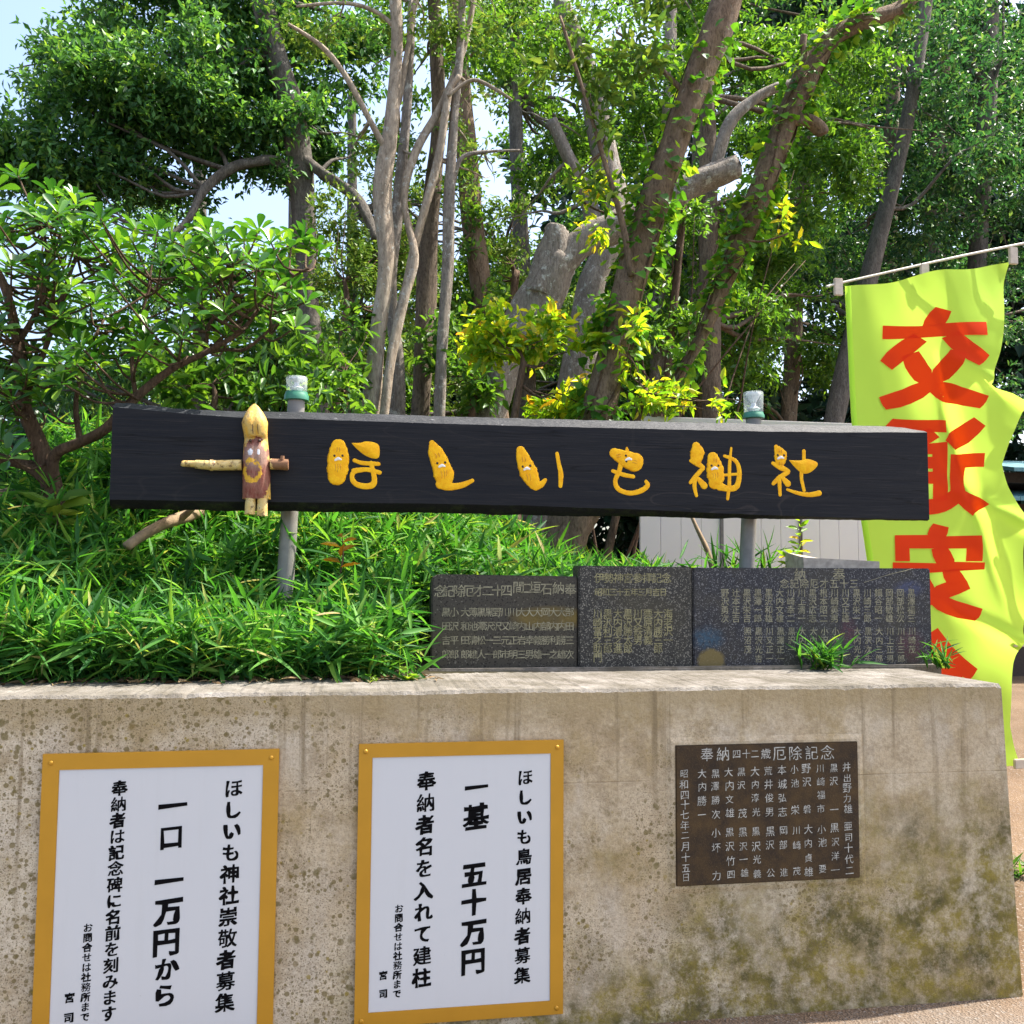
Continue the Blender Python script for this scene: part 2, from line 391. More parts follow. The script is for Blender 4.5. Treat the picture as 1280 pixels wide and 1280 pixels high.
B = {}
B['pale'] = bark_mat('pale_bark', (.27, .205, .145), (.52, .43, .33), (.52, .51, .45), .40, .6)
B['lichen'] = bark_mat('lichen_bark', (.18, .15, .12), (.36, .31, .26), (.50, .50, .45), .42)
B['rough'] = bark_mat('rough_bark', (.07, .05, .035), (.25, .19, .13), (.33, .34, .27), .36)
B['brown'] = bark_mat('brown_bark', (.11, .072, .045), (.31, .215, .14), (.30, .27, .20), .36)
B['grey'] = bark_mat('grey_bark', (.08, .068, .056), (.22, .195, .165), None)
B['bush'] = bark_mat('bush_bark', (.06, .035, .022), (.19, .12, .075), None)

# ------------------------------------------------------------------ leaves
def norm(a): return a/np.maximum(np.linalg.norm(a, axis=-1, keepdims=True), 1e-9)
LEAF4 = (np.array([[0,0,0],[-.5,.45,.12],[0,1,-.05],[.5,.45,.12]]), [(0,3,2),(0,2,1)])
def leaf8(w1, w2, p1=.35, p2=.7, fold=.1, droop=.12):
    v = np.array([[0,0,0],[0,p1,-fold*.5],[0,p2,-fold*.5-droop*.4],[0,1,-droop],[-w1,p1,fold],[-w2,p2,fold-droop*.4],[w1,p1,fold],[w2,p2,fold-droop*.4]])
    return (v, [(0,1,4),(0,6,1),(1,2,5,4),(1,6,7,2),(2,3,5),(2,7,3)])
OVATE = leaf8(.5, .36); OBOV = leaf8(.30, .5, .4, .78, .06, .06); LANCE = leaf8(.5, .34, .28, .62, .12, .22)
def leafN(prof, fold=.06, arc=.12):
    v = [(0, 0, 0)]; f = []
    for p, w_ in prof:
        zc = -arc*p*p; v += [(-w_, p, zc+fold*w_*2), (0, p, zc), (w_, p, zc+fold*w_*2)]
    v.append((0, 1, -arc))
    f += [(0, 2, 1), (0, 3, 2)]
    for i in range(len(prof)-1):
        a = 1+3*i; f += [(a, a+1, a+4, a+3), (a+1, a+2, a+5, a+4)]
    a = 1+3*(len(prof)-1); t = len(v)-1; f += [(a, a+1, t), (a+1, a+2, t)]
    return (np.array(v), f)
OBOV = leafN([(.22, .16), (.5, .38), (.72, .5), (.88, .42), (.965, .22)], .09, .10)
BLADE = leafN([(.06, .28), (.22, .5), (.5, .44), (.78, .22)], .03, .16)
IVYT = (np.array([[0,0,0],[-.5,.1,.05],[-.42,.5,.08],[0,1,-.05],[.42,.5,.08],[.5,.1,.05],[0,.4,-.04]]), [(0,6,1),(1,6,2),(2,6,3),(3,6,4),(4,6,5),(5,6,0)])
def leaves(name, pos, dirs, nrm, length, width, tmpl, mat, parent=None, smooth=True):
    V, Fc = tmpl; n = len(pos); k = len(V)
    d = norm(dirs); x = norm(np.cross(d, nrm)); z = np.cross(x, d)
    length = np.broadcast_to(length, (n,)); width = np.broadcast_to(width, (n,))
    co = pos[:, None, :] + V[None, :, 0:1]*(x*width[:, None])[:, None, :] + V[None, :, 1:2]*(d*length[:, None])[:, None, :] + V[None, :, 2:3]*(z*length[:, None])[:, None, :]
    me = bpy.data.meshes.new(name)
    me.vertices.add(n*k); me.vertices.foreach_set('co', co.reshape(-1).astype(np.float32))
    sizes = np.array([len(f) for f in Fc]); flat = np.concatenate([np.array(f) for f in Fc])
    idx = (np.arange(n)[:, None]*k + flat[None, :]).reshape(-1)
    tot = np.tile(sizes, n); st = np.concatenate([[0], np.cumsum(tot)[:-1]])
    me.loops.add(len(idx)); me.loops.foreach_set('vertex_index', idx.astype(np.int32))
    me.polygons.add(len(tot)); me.polygons.foreach_set('loop_start', st.astype(np.int32)); me.polygons.foreach_set('loop_total', tot.astype(np.int32))
    if smooth: me.polygons.foreach_set('use_smooth', np.ones(len(tot), bool))
    me.update(calc_edges=True)
    return link_mesh(name, me, mat, parent)

def sprays(blobs, per=16, spread=.16, shell=.5, up=.35, seed=0):
    """leafy shoots inside ellipsoids; blobs: (centre, radius xyz, shoots). Returns leaf pos, dir, normal."""
    r = np.random.default_rng(seed); PS = []; DS = []; NS = []
    for c, R, n in blobs:
        c = np.array(c); R = np.array(R)
        # uneven: shoots gather round a few boughs
        nb = max(3, n//14); bough = norm(r.normal(size=(nb, 3)))*(r.uniform(.25, 1, (nb, 1))**shell)
        which = r.integers(0, nb, n); o = bough[which] + r.normal(size=(n, 3))*np.array([.2, .2, .11])
        ax = norm(o*np.array([1, 1, .5]) + r.normal(size=(n, 3))*.6 + np.array([0, 0, up]))
        base = c + o*R
        t = r.uniform(-.3, 1, (n, per)); L_ = spread*r.uniform(.6, 1.3, (n, 1))
        p = base[:, None, :] + ax[:, None, :]*(t*L_)[..., None] + r.normal(size=(n, per, 3))*spread*.16
        side = norm(r.normal(size=(n, per, 3)))
        d = norm(ax[:, None, :]*.55 + side*.8 + np.array([0, 0, -.12]))
        nm = norm(np.array([0, 0, 1.]) + r.normal(size=(n, per, 3))*.55 + ax[:, None, :]*.3)
        PS.append(p.reshape(-1, 3)); DS.append(d.reshape(-1, 3)); NS.append(nm.reshape(-1, 3))
    return np.concatenate(PS), np.concatenate(DS), np.concatenate(NS)

def px_path(pts, Y, dY=0):
    n = len(pts); return [P(a, b, Y + dY*i/(n-1)) for i, (a, b) in enumerate(pts)]

def mound(x, y):
    s = lambda a, b, t: (lambda q: q*q*(3-2*q))(min(1, max(0, (t-a)/(b-a))))
    left = 1 - s(-1.2, 2.1, x)
    back = s(4.05, 5.9, y)
    h = 1.245 + (.22 + .72*left)*back
    edge = 1 - s(2.1, 3.0, x)
    h = h*edge + (1-edge)*(-.05)
    far = 1 - s(7.5, 13, y)
    return h*far + (1-far)*(-.05) + .03*math.sin(x*3.1+y*2.3)*back*edge*far

def make_tree(name, label, cat, stems, blobs, leaf, bark, lsize=.09, lw=.45, per=16, spread=.2, group=None, tmpl=LEAF4, seed=0, limbs=True, up=.35, crown_name='crown', shell=.5):
    """stems: (pixel path, pixel widths, Y, dY). blobs: (px, py, rx px, ry px, Y, shoots)."""
    rr = random.Random(seed)
    base = px_path(stems[0][0], stems[0][2], stems[0][3] if len(stems[0]) > 3 else 0)[0]
    root = empty(name, (base.x, base.y, max(0, mound(base.x, base.y))), label, cat, group)
    mb = MB(); allp = []
    for i, st in enumerate(stems):
        pts, wd, Y = st[:3]; dY = st[3] if len(st) > 3 else 0
        path = px_path(pts, Y, dY)
        if not hasattr(wd, '__len__'): wd = [wd]*len(pts)
        ra = [.5*wd[min(j*len(wd)//len(pts), len(wd)-1)]*PXW(pts[j][0], pts[j][1], path[j].y) for j in range(len(pts))] if len(wd) != len(pts) else [.5*wd[j]*PXW(pts[j][0], pts[j][1], path[j].y) for j in range(len(pts))]
        if len(st) > 4 and st[4] == 'ground':
            g = path[0].copy(); d = (path[0]-path[1]).normalized(); gz = max(-.1, mound(g.x, g.y)-.15)
            if d.z < -.2 and g.z > gz+.05:
                tt = (gz-g.z)/d.z; tt = min(tt, 3.5)
                e = g+d*tt; e.z = gz; path.insert(0, e); ra.insert(0, ra[0]*1.35)
        mb.tube(path, ra, 14 if max(ra) > .05 else 7, .2, seed=seed*7+i, sub=5)
        allp += [(p, r_) for p, r_ in zip(path, ra)]
    wb = []
    for b in blobs:
        c = P(b[0], b[1], b[4]); k = PXW(b[0], b[1], b[4])
        wb.append((c, (b[2]*k, max(b[2], b[3])*k*.8, b[3]*k), b[5]))
        if limbs:
            for q in range(3):
                tgt = c + Vector((rr.uniform(-.7, .7)*b[2]*k, rr.uniform(-.4, .4)*b[2]*k, rr.uniform(-.5, .5)*b[3]*k))
                cand = [(p, r_) for p, r_ in allp if p.z < tgt.z+.6] or allp
                p0, r0 = min(cand, key=lambda a: (a[0]-tgt).length)
                d = tgt-p0; Ld = d.length
                if Ld < .15: continue
                j = lambda s: Vector((rr.uniform(-s, s), rr.uniform(-s, s), rr.uniform(-s, s)))*Ld
                rs = min(r0*.5, .012+.014*Ld)
                mb.tube([p0, p0+d*.33+j(.09)+Vector((0, 0, -.04*Ld)), p0+d*.66+j(.09), tgt, tgt+d*.25+j(.1)], [rs, rs*.75, rs*.5, rs*.3, rs*.12], 6, .1, seed=q, sub=3)
    mb.build('trunk', B[bark], root, smooth=True)
    if wb:
        p, d, n = sprays(wb, per, spread, shell, up, seed)
        L_ = lsize*RNG.uniform(.6, 1.25, len(p))
        leaves(crown_name, p, d, n, L_, L_*lw, tmpl, L[leaf], root)
    return root

# ================================================================== THE SETTING
YW = 3.6                          # front of the wall
XR = P(1256, 1000, YW).x          # its right end
ZT = 1.262                        # its top
m = MB(); m.add([(-400, -400, 0), (400, -400, 0), (400, 900, 0), (-400, 900, 0)], [(0, 1, 2, 3)])
tag(m.build('ground', M['ground']), kind='structure')

m = MB(); nx, ny = 70, 60
xs = np.linspace(-9, 3.2, nx); ys = 4.05 + (13.5-4.05)*np.linspace(0, 1, ny)**1.5
for y in ys:
    for x in xs: m.v.append((x, y, mound(x, y)))
for j in range(ny-1):
    for i in range(nx-1):
        a = j*nx+i; m.f.append((a, a+1, a+nx+1, a+nx))
m.m = [0]*len(m.f)
tag(m.build('mound', M['soil'], smooth=True), kind='structure')

# concrete planter wall: body (battered a little at its end) and weathered top
def wall():
    root = empty('retaining_wall', (0, YW, 0), 'long buff concrete planter wall blotched with moss and brown lichen spots', 'wall')
    import bmesh
    bm = bmesh.new(); X0 = -5.5; Yb = 4.83; chip = 0
    prof = [(YW-.012, -.1), (YW, .35), (YW, ZT-.012), (YW+.012, ZT), (Yb, ZT+.002), (Yb, -.1)]
    nseg = 560
    rings = []
    for i in range(nseg+1):
        x = X0+(XR-X0)*i/nseg
        rr_ = random.Random(i); ring = []
        chip = max(0, chip*.55-.0006)
        if rr_.random() < .02: chip = rr_.uniform(.003, .009)
        for (y, z) in prof:
            xx = x + (.05*(1-max(0, z)/ZT) if i == nseg else 0)
            q = .0015*math.sin(x*7+z*3)+.0022*rr_.uniform(-1, 1) if abs(z-ZT) < .02 and y < YW+.05 else 0
            if abs(z-ZT) < .02 and y < YW+.05: q -= chip*(1. if z < ZT-.005 else .35); y = y+(chip*.9 if z > ZT-.005 else chip*.15)
            ring.append(bm.verts.new((xx, y, z+q)))
        rings.append(ring)
    for a, b in zip(rings, rings[1:]):
        for k in range(len(prof)):
            k2 = (k+1) % len(prof)
            f = bm.faces.new((a[k], b[k], b[k2], a[k2]))
            if k in (2, 3): f.material_index = 1
    bm.faces.new(list(reversed(rings[0]))); f = bm.faces.new(rings[-1])
    bmesh.ops.recalc_face_normals(bm, faces=bm.faces[:])
    me = bpy.data.meshes.new('wall_body'); bm.to_mesh(me); bm.free()
    link_mesh('wall_body', me, [M['wall'], M['coping']], root)
    return root
wall()

# steel panel fence behind the right end
def fence():
    Y = 6.6; xl = P(800, 600, Y).x; xr = P(1112, 600, Y).x; zt = P(960, 526, Y).z
    root = empty('panel_fence', ((xl+xr)/2, Y, 0), 'mauve grey steel panel fence seen under the right half of the black board', 'fence')
    m = MB(); x = xl; s = MB(); i = 0
    while x < xr-.05:
        x2 = min(xr, x+.62)
        for q in range(4):
            xa = x+(x2-x)*q/4; xb = x+(x2-x)*(q+1)/4
            m.box(xa+.0015, xb-.0015, Y, Y+.03, .02, zt-.05)
        s.box(x2-.012, x2+.012, Y-.012, Y+.0, .02, zt-.05)
        x = x2
    m.box(xl, xr, Y+.012, Y+.026, .02, zt-.06)
    m.build('panel', M['fence'], root); s.build('seam', M['fence_gap'], root)
    r = MB(); r.bbox(xl-.02, xr+.02, Y-.03, Y+.06, zt-.05, zt, .008); r.build('cap_rail', M['fence_cap'], root)
fence()

# ------------------------------------------------------------------ writing: glyph outlines of the built-in font, swollen like a brush or a chisel stroke
_G = {}
def glyph(ch):
    if ch in _G: return _G[ch]
    cu = bpy.data.curves.new('glyph', 'FONT'); cu.body = ch; cu.size = 1; cu.resolution_u = 4
    ob = bpy.data.objects.new('glyph', cu); COL.objects.link(ob)
    bpy.context.view_layer.update()
    me = bpy.data.meshes.new_from_object(ob.evaluated_get(bpy.context.evaluated_depsgraph_get()))
    import bmesh
    bm = bmesh.new(); bm.from_mesh(me); bmesh.ops.remove_doubles(bm, verts=bm.verts, dist=1e-5)
    bmesh.ops.triangulate(bm, faces=bm.faces[:]); bm.verts.index_update()
    v = np.array([q.co[:2] for q in bm.verts]); f = [[q.index for q in t.verts] for t in bm.faces]
    # outward normal at every outline vertex
    nrm = np.zeros_like(v)
    for e in bm.edges:
        if len(e.link_faces) == 1:
            a, b = e.verts; c = e.link_faces[0].calc_center_median()
            d = np.array([b.co.y-a.co.y, a.co.x-b.co.x]); ln = np.hypot(*d)
            if ln < 1e-9: continue
            d /= ln
            if d[0]*(a.co.x-c.x)+d[1]*(a.co.y-c.y) < 0: d = -d
            nrm[a.index] += d; nrm[b.index] += d
    ln = np.linalg.norm(nrm, axis=1, keepdims=True); nrm = nrm/np.maximum(ln, 1e-9)
    bm.free(); bpy.data.objects.remove(ob); bpy.data.curves.remove(cu); bpy.data.meshes.remove(me)
    if len(v): v = v - np.array([.5*(v[:, 0].min()+v[:, 0].max()) if False else .5, .38])
    _G[ch] = (v, f, nrm); return _G[ch]
def write(items, fat=(.02, .0), shear=.0, squeeze=1.0, rough=0):
    """items: (char, X, Z, size) on a vertical plane. Returns 2-D verts and faces."""
    V = []; Fc = []; b = 0; rr = np.random.default_rng(5)
    for ch, X, Z, s in items:
        v, f, n = glyph(ch)
        if not len(v): continue
        # a brush held aslant: strokes swell with their direction
        dense = min(1.1, max(.42, 75/len(v)))          # many strokes: each is thinner
        sw = (fat[0]*np.abs(n[:, 0])+fat[1]*np.abs(n[:, 1]))*(dense if fat[0] > .03 else 1)
        sg = .55+.45*np.sin(v[:, 0]*9+v[:, 1]*7+ord(ch))*.6
        q = v + n*(sw*(sg if rough else 1))[:, None]
        if rough: q = q + rr.normal(size=q.shape)*rough
        q = np.stack([q[:, 0]*squeeze, q[:, 1]+shear*q[:, 0]], 1)*s + np.array([X, Z])
        V.append(q); Fc += [[i+b for i in t] for t in f]; b += len(v)
    return np.concatenate(V), Fc
def write_mesh(name, items, Y, mat, parent, **kw):
    v, f = write(items, **kw); mb = MB()
    fix = []
    for t in f:            # face the viewer (-Y)
        a, b, c = v[t[0]], v[t[1]], v[t[2]]
        cr = (b[0]-a[0])*(c[1]-a[1])-(b[1]-a[1])*(c[0]-a[0])
        fix.append(t if cr > 0 else t[::-1])
    mb.add([(p[0], Y, p[1]) for p in v], fix)
    return mb.build(name, mat, parent)
def px_items(chars, Y):     # (char, px, py, size px) -> world
    o = []
    for ch, x, y, s in chars:
        p = P(x, y, Y); o.append((ch, p.x, p.z, s*PXW(x, y, Y)))
    return o
def column(txt, a, b, s):
    n = len(txt); return [(ch, a[0]+(b[0]-a[0])*i/max(1, n-1), a[1]+(b[1]-a[1])*i/max(1, n-1), s) for i, ch in enumerate(txt) if ch not in ' 　']

# ------------------------------------------------------------------ the two notices on the wall
def notice(label, x0, x1, z0, z1, lines, bw):
    root = empty('notice_board', ((x0+x1)/2, YW, z0), label, 'sign', 'white gold framed notices on the wall')
    m = MB(); t = .014
    # frame: four mitred rails of a flat gold strip
    o = [(x0, z0), (x1, z0), (x1, z1), (x0, z1)]; i = [(x0+bw, z0+bw), (x1-bw, z0+bw), (x1-bw, z1-bw), (x0+bw, z1-bw)]
    yf = YW-t; v = [(x, yf, z) for x, z in o]+[(x, yf, z) for x, z in i]+[(x, YW-.001, z) for x, z in o]+[(x, yf+.004, z) for x, z in i]
    f = []
    for k in range(4):
        k2 = (k+1) % 4
        f += [(k, k2, 4+k2, 4+k), (4+k, 4+k2, 12+k2, 12+k), (8+k, 8+k2, k2, k)]
    m.add(v, f); m.build('frame', M['gold'], root)
    p = MB(); p.box(x0+bw+.0005, x1-bw-.0005, yf+.003, YW-.002, z0+bw+.0005, z1-bw-.0005)
    pan = p.build('panel', M['white_panel'], root)
    for ln in lines:
        write_mesh('text_line', px_items(ln, YW-t+.003), yf+.002, M['ink'], pan, fat=(.085, .036), shear=.09, rough=.003)
    for sx in (x0+bw*.5, x1-bw*.5):
        for sz in (z0+bw*.45, z1-bw*.55):
            s = MB(); s.v = []; s.lathe((0, 0, 0), [(.0085, 0), (.0085, .002), (.005, .004)], 14)
            s.v = [(sx+a, yf-c, sz+b) for a, b, c in s.v]
            s.build('screw', M['gold'], root, smooth=True)
    return root
p1a, p1b = P(55, 943.7, YW), P(349.6, 933.7, YW); p1l = P(40.2, 1280, YW)
p2a, p2b = P(448.8, 930, YW), P(705.3, 923.6, YW); p2c = P(701.1, 1265.4, YW)
H2 = .5*(p2a.z+p2b.z)-p2c.z
z1t = .5*(p1a.z+p1b.z)
def sgl(t, s): return [(c, x, y, s*k) for c, x, y, k in t]
lines1 = [column('ほしいも神社崇敬者募集', (292, 985), (281, 1253), 23.5), column('奉納者は記念碑に名前を刻みます', (149.5, 985), (136, 1267), 19),
    sgl([('一', 216.6, 1007, 1), ('口', 214, 1046, .92), ('一', 212, 1101, 1), ('万', 210.7, 1139, 1), ('円', 208, 1177, 1), ('か', 208, 1211, .85), ('ら', 205.6, 1244, .85)], 35),
    column('お問合せは社務所まで', (110, 1159.5), (106, 1271), 11.5), [('宮', 87, 1247, 12.5), ('司', 86, 1272, 12.5)]]
lines2 = [column('ほしいも鳥居奉納者募集', (656.4, 971.5), (652.7, 1219), 20.5), column('奉納者名を入れて建柱', (533, 976), (527, 1222), 23.5),
    sgl([('一', 596, 984, .9), ('基', 595, 1021, 1), ('五', 593, 1093, 1), ('十', 592.5, 1127.6, 1), ('万', 592, 1165, 1), ('円', 591.5, 1201, 1)], 33),
    column('お問合せは社務所まで', (498.7, 1135.5), (496, 1242), 11), [('宮', 479, 1219, 11), ('司', 479, 1242, 11)]]
notice('white gold framed notice at the left with the larger lettering, from one man yen', p1a.x, p1b.x, z1t-H2*1.06, z1t, lines1, .056)
notice('white gold framed notice between the left notice and the bronze plaque', p2a.x, .5*(p2b.x+p2c.x), p2c.z, .5*(p2a.z+p2b.z), lines2, .050)

# ------------------------------------------------------------------ bronze plaque
def plaque():
    a, b, c, d = P(842.3, 931.6, YW), P(1070, 925.9, YW), P(1074, 1095.8, YW), P(845.2, 1107.7, YW)
    x0, x1, z0, z1 = (a.x+d.x)/2, (b.x+c.x)/2, (c.z+d.z)/2, (a.z+b.z)/2
    root = empty('memorial_plaque', ((x0+x1)/2, YW, z0), 'dark bronze plaque with silver columns of names set in the concrete wall', 'plaque')
    m = MB(); m.bbox(x0, x1, YW-.012, YW+.02, z0, z1, .004); m.build('plate', M['bronze'], root)
    r = MB(); e = .03          # worn concrete bed the plate is let into
    v = [(x, y, z) for (q, y) in ((0, YW-.006), (e*.35, YW-.006), (e, YW-.0005)) for x, z in ((x0-q, z0-q), (x1+q, z0-q), (x1+q, z1+q), (x0-q, z1+q))]
    f = [(4*s+k, 4*s+(k+1) % 4, 4*s+4+(k+1) % 4, 4*s+4+k) for s in (0, 1) for k in range(4)]
    f = [t[::-1] for t in f]
    r.add(v, f); r.build('mortar_bed', M['wall'], root)
    ox, oy, k = 840, 920, 5.333
    ch = []
    def put(c, x, y, s): ch.append((c, ox+x/k, oy+y/k, s/k))
    for c, x, s in (('奉', 232, 96), ('納', 340, 96), ('四', 430, 62), ('十', 495, 62), ('二', 552, 62), ('歳', 625, 74), ('厄', 715, 100), ('除', 820, 100), ('記', 930, 98), ('念', 1035, 104)):
        put(c, x, 122-(x-232)*.014, s)
    def line(sh):
        write_mesh('text_line', px_items(ch, YW-.013), YW-.0138, M['silver'], root, fat=(.001, -.013), shear=sh, rough=.010); ch.clear()
    line(.03)
    cols = [(1165, 1182, [('井',205),('出',280),('野',345),('力',415),('雄',485),('亜',600),('司',675),('十',745),('代',820),('二',895)]),
        (1075, 1092, [('黒',212),('沢',300),('一',490),('黒',610),('沢',705),('洋',800),('一',893)]),
        (988, 1005, [('川',215),('崎',305),('福',392),('市',485),('小',622),('池',708),('要',885)]),
        (895, 915, [('野',215),('沢',305),('磐',488),('大',620),('内',715),('貞',812),('雄',905)]),
        (815, 835, [('小',222),('池',315),('栄',492),('川',628),('崎',728),('茂',900)]),
        (733, 745, [('本',225),('城',320),('弘',412),('志',505),('岡',628),('部',724),('進',908)]),
        (642, 660, [('荒',232),('井',322),('俊',412),('男',505),('黒',635),('沢',725),('公',912)]),
        (550, 568, [('大',235),('内',322),('淳',412),('光',507),('黒',635),('沢',735),('光',822),('義',918)]),
        (460, 482, [('黒',238),('沢',328),('茂',515),('黒',640),('沢',735),('一',822),('雄',912)]),
        (378, 392, [('大',240),('内',330),('文',422),('雄',512),('黒',640),('沢',735),('竹',832),('四',922)]),
        (287, 298, [('黒',250),('澤',335),('勝',427),('次',522),('小',645),('坏',745),('力',930)]),
        (200, 203, [('大',250),('内',338),('勝',432),('一',525)]),
        (80, 92, [('昭',250),('和',322),('四',392),('十',457),('七',525),('年',595),('二',660),('月',735),('十',808),('五',880),('日',942)])]
    for xa, xb, cs in cols:
        for c, y in cs: put(c, xa+(xb-xa)*(y-205)/740+RNG.uniform(-3, 3), y, 66*RNG.uniform(.88, 1.06))
        line(.05)
plaque()

# ------------------------------------------------------------------ three granite stones on the wall
YS = 4.33
def stone(label, pts_px, thick, mat, text, tmat, chip=None, edge=None, Y=YS):
    q = [P(x, y, Y) for x, y in pts_px]
    x0 = (q[0].x+q[3].x)/2; x1 = (q[1].x+q[2].x)/2
    root = empty('memorial_stone', ((x0+x1)/2, Y, ZT), label, 'memorial stone', 'granite stones standing on the wall')
    import bmesh
    bm = bmesh.new(); fr = []; bk = []
    ol = [(x0, ZT-.01), (x1, ZT-.01), (x1, q[1].z), (x0, q[0].z)]
    if chip == 'round':          # worn round corner at upper left
        ol = ol[:3]+[(x0+.045, q[0].z), (x0+.02, q[0].z-.006), (x0+.006, q[0].z-.02), (x0, q[0].z-.045)]
    for x, z in ol: fr.append(bm.verts.new((x, Y, z))); bk.append(bm.verts.new((x, Y+thick, z)))
    bm.faces.new(fr); bm.faces.new(bk[::-1])
    for i in range(len(ol)):
        j = (i+1) % len(ol); bm.faces.new((fr[j], fr[i], bk[i], bk[j]))
    bmesh.ops.recalc_face_normals(bm, faces=bm.faces[:])
    bmesh.ops.bevel(bm, geom=[e for e in bm.edges], offset=.006, segments=2, affect='EDGES')
    me = bpy.data.meshes.new('slab'); bm.to_mesh(me); bm.free()
    link_mesh('slab', me, mat, root)
    for ln in text:
        if ln: write_mesh('inscription_line', px_items(ln, Y), Y-.0012, tmat, root, fat=(.012, .006), rough=.008)
    return root, x0, x1
g1, c = granite_mat('brown_granite', (.050, .044, .034), (.15, .135, .11), .4, 190, .95)
c = g1.mix(g1.math('MULTIPLY', g1.ramp(g1.blob(tuple(P(690, 772, YS)), (.22, .1, .06)), [(0, 0.), (.4, .8)]), g1.noise(9, 4)), c, (.22, .15, .02))
g1.bump(g1.noise(200, 2), .15, .003); GR1 = g1.done(c, .55, .22)
g2, c = granite_mat('speckled_granite', (.040, .038, .034), (.20, .185, .155), .4, 240, .80)
g2.bump(g2.noise(220, 2), .3, .004); GR2 = g2.done(c, .6, .22)
g3, c = granite_mat('blue_black_granite', (.028, .028, .034), (.17, .165, .17), .3, 250, .84)
for (px, py), r_, cl in (((884, 798), (.10, .06, .07), (.03, .075, .12)), ((1135, 735), (.1, .06, .05), (.05, .06, .12)), ((1138, 807), (.09, .06, .1), (.09, .03, .045)), ((1060, 790), (.06, .06, .08), (.08, .03, .04))):
    c = g3.mix(g3.math('MULTIPLY', g3.ramp(g3.blob(tuple(P(px, py, YS)), r_), [(0, 0.), (.6, .9)]), g3.ramp(g3.noise(60, 3), [(.35, .2), (.65, 1.)])), c, cl)
c = g3.mix(g3.ramp(g3.math('ADD', g3.blob(tuple(P(888, 826, YS)), (.085, .08, .075)), g3.math('MULTIPLY', g3.math('SUBTRACT', g3.noise(26, 6, .75), .5), .55)), [(.14, 0.), (.34, .85)]), c, (.17, .125, .04))
g3.bump(g3.noise(220, 2), .15, .003); GR3 = g3.done(c, .42, .28)

t1 = [[(ch, x, 739+(x-545)*-.012, 16) for ch, x in zip('念記除厄才二十四', (550, 560.5, 574, 586, 598, 610, 622, 633))] + [(ch, x, y, 16) for ch, x, y in (('間', 648, 734), ('二', 659, 735), ('垣', 669, 734), ('石', 683, 736), ('納', 698, 735), ('奉', 713, 737))]]
names1 = ['部田三次', '大内勝雄', '大内利之', '岡部勝一', '大内義雄', '大山幸男', '大内岩三', '川崎正明', '川又元市', '野沢三郎', '黒沢一一', '黒澤松人', '薄池清雄', '大和田郎', '小沢平郎', '黒田吉郎']
for i, s in enumerate(names1):
    x = 712-i*10.05 if i < 14 else 712-i*10.3
    t1.append([(chh, x, 765+j*17.6, 12) for j, chh in enumerate(s)])
t2 = [[(ch, 749+i*12, 722.5, 13.5) for i, ch in enumerate('伊勢神宮参拝記念')], [(ch, 748+i*9, 740, 10.5) for i, ch in enumerate('昭和三十五年三月吉日')]]
for i, s in enumerate(['川崎富之助門', '黒沢利三郎', '大内清之進', '黒沢勝太郎', '川又鉄男', '栗原清義', '大内勝三郎', '海老沢一']):
    t2.append([(chh, 747+i*12.6, 767+j*11, 12.5) for j, chh in enumerate(s)])
t3 = [[('納', 1000, 718, 16), ('奉', 1048.5, 718, 17)], [(ch, 980.5+i*12.4, 729.5, 12.5) for i, ch in enumerate('念記除厄才五十三')]]
names3 = ['黒澤福三', '岡部松次', '岡部敏雄', '鍋谷昭一', '川崎三郎', '黒沢栄一', '川又正雄', '川崎英男', '根本昭二', '黒沢広志', '川上清一', '川崎幸二', '大内文雄', '黒沢和雄', '黒澤一郎', '黒沢栄吉', '辻本正吉', '野沢勇次']
n3b = ['川崎茂', '川上三郎', '川上正男', '大内三郎', '黒沢次夫', '大内光夫', '', '小池正', '小沢一', '大内二郎', '大内進', '黒沢一', '黒澤正一', '川又正一', '黒沢光吉', '照沼茂', '', '']
for i, s in enumerate(names3):
    x = 1139-i*13.7
    t3.append([(chh, x, 741+j*10.6, 11) for j, chh in enumerate(s)]); t3.append([(chh, x+1, 789+j*11.4, 10.5) for j, chh in enumerate(n3b[i])])
stone('lowest brown grey memorial stone with a rounded upper corner, beside the bamboo grass', [(540, 717.5), (722, 720.5), (722, 835), (538, 835)], .12, GR1, t1, M['engrave_pale'], 'round')
stone('square speckled memorial stone between two longer ones', [(723.5, 707), (864.5, 708.5), (866, 835), (723.5, 835)], .13, GR2, t2, M['engrave'], Y=YS-.012)
stone('longest blue black memorial stone with an ochre lichen patch, nearest the banner', [(866.5, 709.5), (1162, 710.5), (1167, 835), (866.5, 835)], .14, GR3, t3, M['engrave_pale'], Y=YS-.006)
# a long thin scratch across the longest stone
# (part of the stone: a hairline crack)
st3 = [o for o in COL.objects if o.name.startswith('memorial_stone') and o['label'].startswith('longest')][0]
m = MB(); pts = [P(x, y, YS-.006)+Vector((0, -.0004, 0)) for x, y in ((1080, 728), (1093, 724), (1105, 720), (1120, 716), (1133, 713), (1141, 710.6))]
m.tube(pts, .0012, 5); m.build('crack', M['engrave_pale'], st3)

# plinth strip the stones are bedded on
m = MB(); m.bbox(P(534, 835, YS).x, P(1170, 835, YS).x, YS-.05, YS+.2, ZT-.05, ZT+.018, .006)
tag(m.build('stone_plinth', M['coping']), 'low worn concrete strip under the three granite stones', 'plinth')

